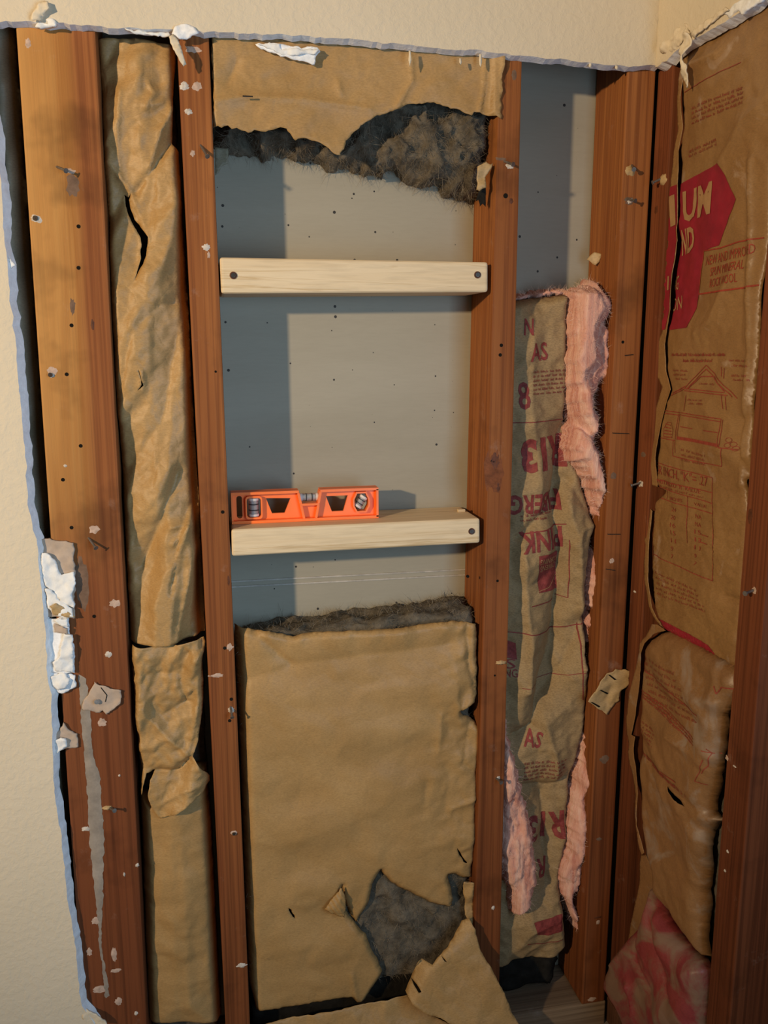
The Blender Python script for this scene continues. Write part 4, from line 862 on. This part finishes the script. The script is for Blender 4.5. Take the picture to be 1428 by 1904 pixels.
dk = lump('felt_lump', 0.396, 0.50, 0.040, YB-.002, ZP+.004, 0.092, M['wool_black'], None, 0.006, 0.03, 0.006, 14, 0.014)
tag(dk, 'black tarry wool lump on the plate below the pink batt', 'insulation')
sb = sheet('paper_scrap', [(1100, 480), (1112, 467), (1122, 472), (1118, 486), (1113, 492)], 0.045, 'Y', lambda A, B, e: 0.05+0.01*np.sin(A*90), M['kraft_scrap'], None, step=.003, seed=8, label='tiny bent paper tab on the stud side just above the pink wool', cat='paper scrap')
s_ = empty('paper_scrap', tuple(PT(1130, 1328, 'Y', -.002)), 'torn golden paper scrap with three slots stapled over the corner gap', 'paper scrap')
sl = [[(1132, 1256), (1136, 1256), (1147, 1264), (1143, 1265)], [(1113, 1282), (1117, 1282), (1134, 1291), (1131, 1293)], [(1097, 1305), (1101, 1305), (1117, 1314), (1114, 1316)]]
sheet('kraft_scrap', [(1093, 1304), (1104, 1288), (1120, 1264), (1130, 1254), (1142, 1250), (1146, 1246), (1158, 1247), (1164, 1245), (1173, 1249), (1176, 1256), (1169, 1261), (1171, 1270), (1163, 1280), (1154, 1285), (1152, 1302), (1140, 1316), (1130, 1330), (1118, 1322), (1104, 1312)], -0.006, 'Y', lambda A, B, e: -0.004-0.004*facet(A, B, .03, 7)-0.002*facet(A, B, .012, 8)-0.004*np.clip((A-.54)/.03, 0, 1), M['kraft_scrap'], s_, holes=[], jag=.0008, seed=43, step=.0022, thick=.0007)
for h in sl:
    pts = h; o = [k for k in SH if k.startswith('kraft_scrap')][-1]; P_ = Print(bpy.data.objects[o]); P_.poly(pts); P_.build('slot', M['dark_hole'], 0.0004)
# scrap with screw on the wide stud
s7 = empty('paper_scrap', tuple(PT(190, 1325, 'Y', 0)), 'torn drywall paper scrap held by one screw on the widest stud', 'paper scrap')
fs = sheet('board_paper', [(176, 1267), (182, 1272), (205, 1280), (224, 1284), (226, 1296), (222, 1310), (205, 1322), (198, 1329), (190, 1320), (178, 1327), (166, 1322), (154, 1317), (157, 1303), (166, 1288)], -0.003, 'Y', lambda A, B, e: -0.0025-0.002*facet(A, B, .02, 3)-0.003*np.clip((A+.12)/.012, 0, 1), M['board_paper'], s7, jag=.0012, seed=45, step=.002, thick=.001)
c = PT(180, 1305, 'Y', -.006); head(s7, c, (0, -1, 0), .0034, 'zinc')
P_ = Print(fs); P_.line([(182, 1270), (199, 1292), (196, 1305)], 1.4); P_.build('rip', M['dark_hole'], .0004)

# ------------------------------------------------------------------ drywall remnants on the left edge and along the top cut (parts of the wall)
def remnant(px, m, d, parent=wl, plane='Y', thick=.0015, seed=1, amp=.002, name='torn_remnant', sc=.012, step=.0022, jag=.0012):
    return sheet(name, px, d, plane, lambda A, B, e: d + amp*fbm(A, B, sc, seed, 3), m, parent, jag=jag, seed=seed, thick=thick, step=step)
remnant([(72, 1002), (100, 1004), (137, 1010), (139, 1060), (138, 1150), (118, 1146), (84, 1148), (78, 1080)], M['board_paper'], -.004, seed=3, thick=.004, amp=.001)
remnant([(76, 1030), (92, 1030), (104, 1045), (114, 1070), (136, 1064), (139, 1085), (134, 1106), (138, 1128), (120, 1124), (108, 1112), (96, 1100), (84, 1090), (78, 1062)], M['gypsum_white'], -.0085, seed=5, thick=.004, amp=.002)
remnant([(84, 1095), (96, 1098), (110, 1116), (134, 1132), (139, 1150), (115, 1146), (96, 1140), (86, 1120)], M['gypsum_white'], -.0090, seed=6, thick=.003)
remnant([(92, 1126), (104, 1122), (122, 1134), (140, 1148), (120, 1147), (100, 1143)], M['kraft_scrap'], -.0105, seed=7, thick=.002)
remnant([(85, 1152), (126, 1150), (128, 1176), (137, 1200), (139, 1252), (110, 1252), (90, 1248), (87, 1200)], M['gypsum'], -.005, seed=8, thick=.005, amp=.001)
remnant([(100, 1152), (126, 1150), (127, 1167), (112, 1163)], M['gypsum_white'], -.008, seed=9, thick=.003)
remnant([(118, 1178), (134, 1182), (137, 1250), (104, 1250), (98, 1232), (112, 1222), (114, 1200)], M['gypsum_white'], -.008, seed=10, thick=.003)
remnant([(100, 1162), (126, 1168), (126, 1178), (100, 1176)], M['board_paper'], -.0075, seed=12, thick=.002)
remnant([(89, 1254), (105, 1252), (140, 1256), (141, 1276), (130, 1284), (115, 1288), (96, 1286), (92, 1270)], M['gypsum'], -.005, seed=13, thick=.005, amp=.001)
remnant([(95, 1258), (118, 1252), (130, 1264), (124, 1278), (108, 1284), (94, 1276)], M['gypsum_white'], -.0085, seed=14, thick=.004)
remnant([(98, 1366), (112, 1358), (118, 1345), (130, 1358), (145, 1366), (145, 1390), (122, 1392), (100, 1400)], M['board_paper'], -.0045, seed=15, thick=.004)
remnant([(98, 1378), (112, 1372), (124, 1376), (124, 1390), (104, 1402)], M['gypsum_white'], -.0085, seed=16, thick=.004)
remnant([(14, 478), (20, 480), (28, 492), (20, 500), (15, 500)], M['gypsum_white'], -.010, seed=17, thick=.003)
remnant([(150, 1872), (170, 1880), (190, 1893), (200, 1906), (160, 1906), (154, 1890)], M['paper_cream'], -.012, seed=18, thick=.002)
# along the top
YT = YD-0.0015
remnant([(58, 38), (62, 22), (72, 8), (82, 0), (88, 4), (90, 16), (84, 30), (78, 38)], M['paper_cream'], YT-.003, seed=21, amp=.004)
remnant([(64, 48), (78, 36), (96, 33), (103, 40), (104, 50)], M['gypsum_white'], YT, seed=22, thick=.006)
remnant([(318, 62), (328, 46), (345, 42), (362, 50), (370, 62), (352, 70), (334, 72)], M['gypsum'], YT, seed=23, thick=.005)
remnant([(314, 66), (322, 62), (330, 74), (336, 92), (346, 118), (340, 124), (330, 108), (322, 88)], M['paper_cream'], YT-.004, seed=24, amp=.003)
remnant([(475, 82), (505, 80), (530, 84), (560, 88), (590, 88), (596, 96), (588, 104), (585, 119), (560, 114), (530, 106), (505, 98), (486, 90)], M['gypsum'], -.004, seed=25, thick=.003, amp=.001)
remnant([(478, 80), (520, 80), (524, 92), (548, 90), (592, 92), (585, 98), (556, 102), (528, 100), (500, 90)], M['gypsum_white'], -.007, seed=26, thick=.003)
remnant([(232, 55), (270, 58), (312, 62), (318, 66), (290, 66), (250, 62)], M['gypsum_white'], YT+.004, seed=27, thick=.002)
for i, (u, v, l) in enumerate(((762, 94, 30), (894, 100, 24), (857, 108, 12), (1098, 118, 8), (1146, 122, 8))):
    remnant([(u-2, v), (u+2, v), (u+2.5, v+l*.6), (u, v+l), (u-2.5, v+l*.6)], M['paper_cream'], YT+.003, seed=28+i, amp=.001, jag=.0004)
# torn paint skin at the inside corner and along the right-hand cut
XT = XD-.0015
remnant([(1226, 93), (1240, 78), (1256, 58), (1268, 44), (1276, 46), (1284, 62), (1272, 74), (1262, 84), (1250, 96), (1238, 104)], M['paper_cream'], XT, wr, 'X', seed=41, amp=.005)
remnant([(1262, 92), (1270, 60), (1280, 62), (1282, 80), (1276, 96), (1270, 104), (1274, 126), (1270, 162), (1262, 140), (1264, 112)], M['paper_cream'], XT-.003, wr, 'X', seed=42, amp=.004)
remnant([(1284, 62), (1310, 40), (1350, 12), (1356, 18), (1330, 38), (1300, 62), (1288, 72)], M['paper_cream'], XT-.001, wr, 'X', seed=43, amp=.003)
remnant([(1345, 24), (1378, 0), (1416, -14), (1412, 2), (1380, 26), (1374, 18), (1352, 34)], M['gypsum'], XT, wr, 'X', seed=44, amp=.002, thick=.004)

# ------------------------------------------------------------------ right-hand wall: printed waxed batt above
br = empty('insulation_batt', (XR+.04, -0.13, 0.66), 'waxy kraft batt printed with a red emblem and house drawing, right-hand wall', 'insulation')
XB = XR+0.004
def d_rt(A, B, e):
    d = XB + 0.003*np.clip(1-e/.006, 0, 1)**2 - 0.004*np.clip(e/.05, 0, 1)
    d = d + 0.0036*facet(A, B, .085, 141, rot=.5) + 0.0015*facet(A, B, .034, 143, rot=1) + 0.0007*facet(A, B, .012, 145)
    d = d + 0.0006*np.clip((0.9-B)/.1, 0, 1)*np.sin(A*1400+2*vn(A, B, .05, 3))
    for pts, wd, ht in (([(1395, 290), (1390, 400), (1386, 520), (1380, 640)], .008, -.003), ([(1405, 300), (1400, 420), (1397, 600), (1390, 760), (1380, 900)], .006, .006), ([(1350, 300), (1390, 230), (1420, 200)], .010, .006), ([(1300, 620), (1330, 600), (1370, 500)], .012, .005), ([(1270, 130), (1340, 100)], .010, .008), ([(1280, 860), (1320, 840), (1390, 850)], .012, .004), ([(1345, 1110), (1375, 1120)], .005, -.006), ([(1385, 780), (1378, 830), (1388, 880)], .008, -.007)):
        d = d + crease(A, B, [ab(u, v, 'X', XB) for u, v in pts], wd, ht)
    return np.clip(d, XR-.012, XR+.02)
main = [(1274, 70), (1300, 40), (1360, 0), (1440, -50), (1460, 60), (1446, 200), (1434, 330), (1424, 450), (1414, 560), (1408, 640), (1400, 760), (1398, 800), (1394, 885), (1385, 892), (1388, 947), (1382, 1005), (1376, 1090), (1372, 1120), (1367, 1178), (1362, 1232), (1359, 1243), (1330, 1228), (1296, 1208), (1260, 1186), (1238, 1172), (1226, 1150), (1218, 1128), (1212, 1074), (1213, 1028), (1215, 985), (1218, 945), (1221, 930), (1232, 921), (1238, 914), (1226, 908), (1222, 898), (1224, 850), (1230, 790), (1241, 745), (1249, 724), (1241, 690), (1240, 640), (1253, 575), (1256, 510), (1264, 447), (1261, 427), (1265, 360), (1268, 313), (1266, 280), (1272, 240), (1270, 180)]
main = [(u-2.2, v) if u < 1275 and v > 75 and i > 24 else (u, v) for i, (u, v) in enumerate(main)]
f_rt = sheet('kraft_facing', main, XB, 'X', d_rt, M['kraft_waxed'], br, jag=.0004, seed=51, step=.0028)
fl1 = [(1273, 92), (1262, 150), (1262, 190), (1262, 240), (1254, 285), (1253, 310), (1250, 361), (1244, 427), (1239, 508), (1236, 615), (1229, 632), (1224, 664), (1224, 700), (1232, 720), (1220, 762), (1213, 801), (1211, 866), (1207, 900), (1220, 905), (1222, 850), (1228, 790), (1239, 745), (1246, 724), (1238, 690), (1238, 640), (1250, 575), (1253, 510), (1261, 447), (1258, 427), (1263, 360), (1265, 313), (1263, 280), (1269, 240), (1267, 180), (1275, 110)]
dflg = lambda A, B, e: XR+.002+0.003*facet(A, B, .03, 151, an=3)
fl1 = [(u+1.6, v) if i > 17 else (u, v) for i, (u, v) in enumerate(fl1)]
flg = sheet('stapling_flange', fl1, XB, 'X', dflg, M['kraft_waxed'], br, jag=.0003, seed=53, step=.0024)
fl2 = [(1207, 940), (1204, 960), (1203, 1028), (1203, 1074), (1210, 1127), (1219, 1150), (1231, 1168), (1236, 1170), (1224, 1150), (1216, 1128), (1210, 1074), (1211, 1028), (1212, 985), (1214, 950)]
sheet('stapling_flange', fl2, XB, 'X', dflg, M['kraft_waxed'], br, jag=.0003, seed=54, step=.0024)
e1 = Print(f_rt); e1.poly([(1264, 344), (1300, 325), (1348, 304), (1377, 371), (1343, 456), (1312, 467), (1307, 540), (1301, 573), (1283, 609), (1262, 612), (1245, 614), (1252, 576), (1256, 510), (1264, 447), (1261, 427)]); 
e1.poly([(1222, 1150), (1236, 1153), (1314, 1200), (1329, 1224), (1296, 1206), (1262, 1186), (1240, 1171)])
e1.build('printed_emblem', M['red'], 0.0006)
e2 = Print(flg); e2.poly([(1251, 348), (1265, 343), (1259, 427), (1262, 447), (1254, 510), (1251, 575), (1242, 612), (1236, 614), (1239, 508), (1244, 427)]); e2.build('printed_emblem', M['red'], 0.0006)
e3 = Print(flg); e3.text('I', (1249, 420), (1259, 416), 52, .01); e3.text('I', (1246, 540), (1250, 539), 26); e3.build('emblem_lettering', M['tan_ink'], .0013)
t_ = Print(f_rt); t_.text('UM', (1270, 412), (1330, 395), 52, 0.01); t_.text('D', (1277, 470), (1293, 464), 44, 0.01); t_.text('N', (1266, 474), (1275, 471), 44, 0.01); t_.text('NG', (1252, 541), (1262, 538), 26); t_.text('TION', (1240, 584), (1270, 574), 24)
t_.build('emblem_lettering', M['tan_ink'], 0.0013)
l_ = Print(f_rt)
l_.line([(1312, 467), (1343, 462), (1380, 449), (1419, 442)], 2); l_.line([(1313, 467), (1306, 547)], 2); l_.line([(1306, 547), (1360, 540), (1414, 530)], 2.6)
l_.text('NEW AND IMPROVED', (1318, 494), (1406, 471), 17); l_.text('SPUN MINERAL', (1327, 514), (1386, 499), 16); l_.text('ROCK WOOL', (1328, 535), (1377, 524), 16)
l_.build('printed_lettering', M['red_line'])
h_ = Print(f_rt)
for i, (x0, x1, y) in enumerate(((1254, 1358, 662), (1279, 1332, 673))): h_.micro((x0, y), (x1, y), 6, 60+i); h_.micro((x0+1, y), (x1, y), 5, 70+i)
for a, b_ in (((1281, 723), (1320, 679)), ((1320, 679), (1377, 741)), ((1286, 724), (1320, 686)), ((1320, 686), (1368, 738)), ((1249, 735), (1281, 723)), ((1252, 731), (1284, 718)), ((1312, 700), (1335, 700)), ((1288, 723), (1312, 700)), ((1335, 700), (1356, 728)), ((1281, 722), (1356, 730)), ((1281, 726), (1360, 735)),
              ((1348, 682), (1350, 700)), ((1353, 684), (1354, 704)), ((1234, 763), (1270, 767)), ((1234, 768), (1270, 772)), ((1272, 767), (1351, 779)), ((1272, 771), (1351, 784)), ((1267, 769), (1262, 817)), ((1270, 769), (1266, 818)), ((1351, 735), (1353, 760)), ((1357, 737), (1359, 762)),
              ((1351, 779), (1345, 832)), ((1354, 780), (1349, 833)), ((1272, 793), (1294, 797)), ((1316, 800), (1346, 804)), ((1218, 812), (1262, 819)), ((1258, 818), (1257, 848)), ((1257, 848), (1350, 867)), ((1350, 867), (1354, 832)), ((1262, 818), (1262, 842)), ((1349, 832), (1376, 836)), ((1285, 735), (1280, 764)),
              ((1212, 857), (1222, 860)), ((1224, 860), (1331, 888)), ((1331, 888), (1330, 955)), ((1330, 955), (1327, 1080)), ((1224, 892), (1330, 916)), ((1224, 905), (1331, 936)), ((1230, 926), (1330, 955)), ((1214, 1030), (1327, 1080)), ((1243, 910), (1243, 928)), ((1284, 922), (1282, 1010)), ((1308, 994), (1320, 998)), ((1306, 1008), (1318, 1012))):
    h_.line([a, b_], 1.5)
for a, b_ in (((1275, 172), (1385, 116)),): h_.line([a, b_], 1.2)
h_.poly([(1267, 811), (1348, 825), (1348, 831), (1267, 817)])
for i in range(5): h_.line([(1237+i*.5, 812-i*6), (1255-i*1.2, 813-i*5.6)], 1.6)
h_.line([(1237, 812), (1236, 796), (1243, 785), (1252, 786), (1256, 800), (1255, 815)], 1)
for cx_, cy_ in ((1364, 818), (1370, 826), (1362, 828), (1373, 834)): h_.line([(cx_+4.5*math.cos(t), cy_+4.5*math.sin(t)) for t in np.linspace(0, 6.3, 9)], .9)
h_.text('PER INCH, "K"= .27', (1215, 878), (1321, 905), 16); h_.text("INSTALLED 'R' VALUE", (1222, 897), (1306, 918), 8)
h_.micro((1224, 904), (1312, 927), 4, 80); h_.text('INCHES', (1250, 929), (1274, 934), 6); h_.text('VALUE', (1294, 939), (1318, 945), 6)
for i, (a, b_) in enumerate((('24', 'NA'), ('20', 'NA'), ('16', '15'), ('15', '13'), ('11', '11'), ('9', '9'), ('7', '7'))):
    y = 950+i*14.5; wd = 9 if len(a) > 1 else 4; h_.text(a, (1255-i*.6, y), (1255-i*.6+wd, y+2.4), 8); wd = 11 if len(b_) > 1 else 4; h_.text(b_, (1296-i*.4, y+13), (1296-i*.4+wd, y+16), 8)
for i in range(5): h_.micro((1219+i, 1065+i*10), (1300+i*4, 1101+i*9.5), 5, 90+i)
for i in range(3): h_.micro((1274, 838+i*9), (1322, 850+i*8), 5, 100+i)
for i, (x, y) in enumerate(((1256, 690), (1256, 698), (1262, 706), (1362, 672), (1366, 682), (1366, 700), (1370, 708), (1288, 745), (1290, 752), (1310, 715))): h_.micro((x, y), (x+30, y+1), 4, 110+i)
h_.build('printed_drawing', M['red_faint'])
fp = Print(f_rt)
for i in range(4): fp.micro((1290, 205+i*9), (1390, 165+i*9), 6, 120+i)
for i in range(2): fp.micro((1285, 285+i*8), (1340, 262+i*8), 6, 130+i)
fp.build('faded_print', M['red_faint'])
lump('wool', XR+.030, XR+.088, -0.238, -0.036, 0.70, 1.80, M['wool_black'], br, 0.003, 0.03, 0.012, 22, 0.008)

# ------------------------------------------------------------------ right-hand wall: slumped batt below
bs = empty('insulation_batt', (XR+.02, -0.13, ZP), 'slumped dusty kraft batt with red streaked foot, low on the right-hand wall', 'insulation')
XS = XR-0.006
qx = lambda pts: [ab(u, v, 'X', XS) for u, v in pts]
def d_rl(A, B, e):
    t = np.clip(e/0.022, 0, 1)
    d = XR+0.012 - 0.022*np.sqrt(1-(1-t)**2) + 0.0050*facet(A, B, .05, 161, rot=2.2, an=2.2) + 0.0026*facet(A, B, .022, 163, rot=2.2, an=1.6) + 0.0006*facet(A, B, .010, 165)
    for pts, wd, ht in (([(1222, 1290), (1262, 1310), (1300, 1345)], .006, -.003), ([(1250, 1370), (1290, 1400), (1320, 1440)], .008, .005), ([(1190, 1400), (1230, 1440), (1290, 1500)], .008, -.004), ([(1200, 1400), (1240, 1500), (1300, 1540)], .010, -.003), ([(1300, 1300), (1335, 1310)], .008, .005)):
        d = d + crease(A, B, qx(pts), wd, ht)
    return d
f_rl = sheet('kraft_facing', [(1214, 1178), (1226, 1172), (1240, 1177), (1270, 1193), (1310, 1216), (1359, 1246), (1360, 1281), (1354, 1297), (1342, 1318), (1334, 1334), (1331, 1382), (1328, 1418), (1317, 1463), (1309, 1493), (1308, 1512), (1322, 1527), (1314, 1534), (1303, 1547), (1302, 1595), (1297, 1635), (1294, 1675), (1295, 1733), (1298, 1786), (1278, 1762), (1258, 1735), (1240, 1706), (1224, 1682), (1212, 1661), (1206, 1615), (1199, 1588), (1188, 1537), (1185, 1480), (1181, 1412), (1187, 1382), (1184, 1350), (1186, 1281), (1190, 1220), (1194, 1200), (1202, 1190)], XS, 'X', d_rl, M['kraft_dusty'], bs,
             holes=[[(1247, 1461), (1254, 1468), (1262, 1478), (1272, 1488), (1278, 1500), (1268, 1492), (1258, 1482), (1250, 1472)]], jag=.0006, seed=55, step=.003)
sheet('stapling_flange', [(1217, 1162), (1208, 1161), (1198, 1180), (1186, 1196), (1184, 1215), (1178, 1250), (1170, 1290), (1163, 1335), (1162, 1365), (1168, 1385), (1168, 1420), (1176, 1480), (1182, 1530), (1186, 1575), (1190, 1590), (1194, 1586), (1184, 1535), (1180, 1480), (1177, 1412), (1180, 1370), (1172, 1366), (1180, 1330), (1184, 1270), (1188, 1215), (1194, 1196), (1212, 1178), (1232, 1173)], XS, 'X', lambda A, B, e: XR-.004+0.003*facet(A, B, .03, 171, an=2), M['kraft_dusty'], bs, jag=.0004, seed=56, step=.0026)
def d_foot(A, B, e):
    t = np.clip(e/0.03, 0, 1); d = XR+0.008 - 0.036*np.sqrt(1-(1-t)**2) + 0.006*facet(A, B, .05, 181, rot=.35, an=2.6) + 0.0022*facet(A, B, .02, 183)
    for pts, wd, ht in (([(1220, 1690), (1240, 1760), (1262, 1850)], .008, -.010), ([(1200, 1720), (1205, 1780), (1225, 1835)], .006, -.008), ([(1165, 1790), (1190, 1760)], .006, .006), ([(1196, 1830), (1205, 1904)], .006, .008)):
        d = d + crease(A, B, qx(pts), wd, ht)
    return d
f_ft = sheet('red_streaked_foot', [(1206, 1648), (1212, 1663), (1224, 1684), (1240, 1708), (1260, 1738), (1280, 1766), (1299, 1788), (1308, 1806), (1309, 1828), (1306, 1870), (1302, 1930), (1180, 1930), (1162, 1889), (1150, 1858), (1138, 1831), (1140, 1805), (1150, 1772), (1168, 1748), (1190, 1720), (1200, 1698), (1204, 1670)], XS, 'X', d_foot, M['kraft_red'], bs, jag=.0006, seed=57, step=.003)
sheet('stapling_flange', [(1184, 1592), (1194, 1590), (1204, 1616), (1206, 1650), (1200, 1690), (1186, 1722), (1168, 1746), (1152, 1768), (1158, 1745), (1166, 1705), (1176, 1652)], XS, 'X', lambda A, B, e: XR+.002+0.004*facet(A, B, .04, 173, an=2), M['kraft_dusty'], bs, jag=.0005, seed=58, step=.0026)
lp = Print(f_rl)
for i in range(7):
    x0, y0 = 1204+i*2, 1222+i*13; lp.micro((x0-8, y0), (x0+60+i*4, y0+34+i*2), 6, 140+i)
for i in range(3): lp.line([(1190, 1280+i*5), (1240, 1318+i*6), (1296, 1374+i*6)], 1.2); lp.micro((1192, 1282+i*5), (1292, 1370+i*6), 4, 150+i)
lp.line([(1195, 1245), (1250, 1282), (1305, 1330)], 2); lp.line([(1190, 1395), (1230, 1430), (1264, 1454)], 2)
for i in range(5): lp.micro((1190, 1338+i*7), (1222, 1362+i*7), 4, 160+i)
for i in range(4): lp.micro((1190+i*12, 1400+i*12), (1240+i*14, 1446+i*12), 7, 170+i)
lp.line([(1318, 1392), (1324, 1400), (1318, 1424), (1308, 1438)], 1.3); lp.line([(1312, 1395), (1328, 1402)], 1.3); lp.line([(1314, 1412), (1306, 1436), (1298, 1452), (1312, 1460)], 1.3)
lp.line([(1331, 1275), (1335, 1290), (1342, 1278), (1356, 1282)], 2)
lp.build('printed_lettering', M['red_faint'])
lump('wool', XR+.022, XR+.088, -0.236, -0.036, ZP+.004, 0.60, M['wool'], bs, 0.005, 0.03, 0.010, 24, 0.008)
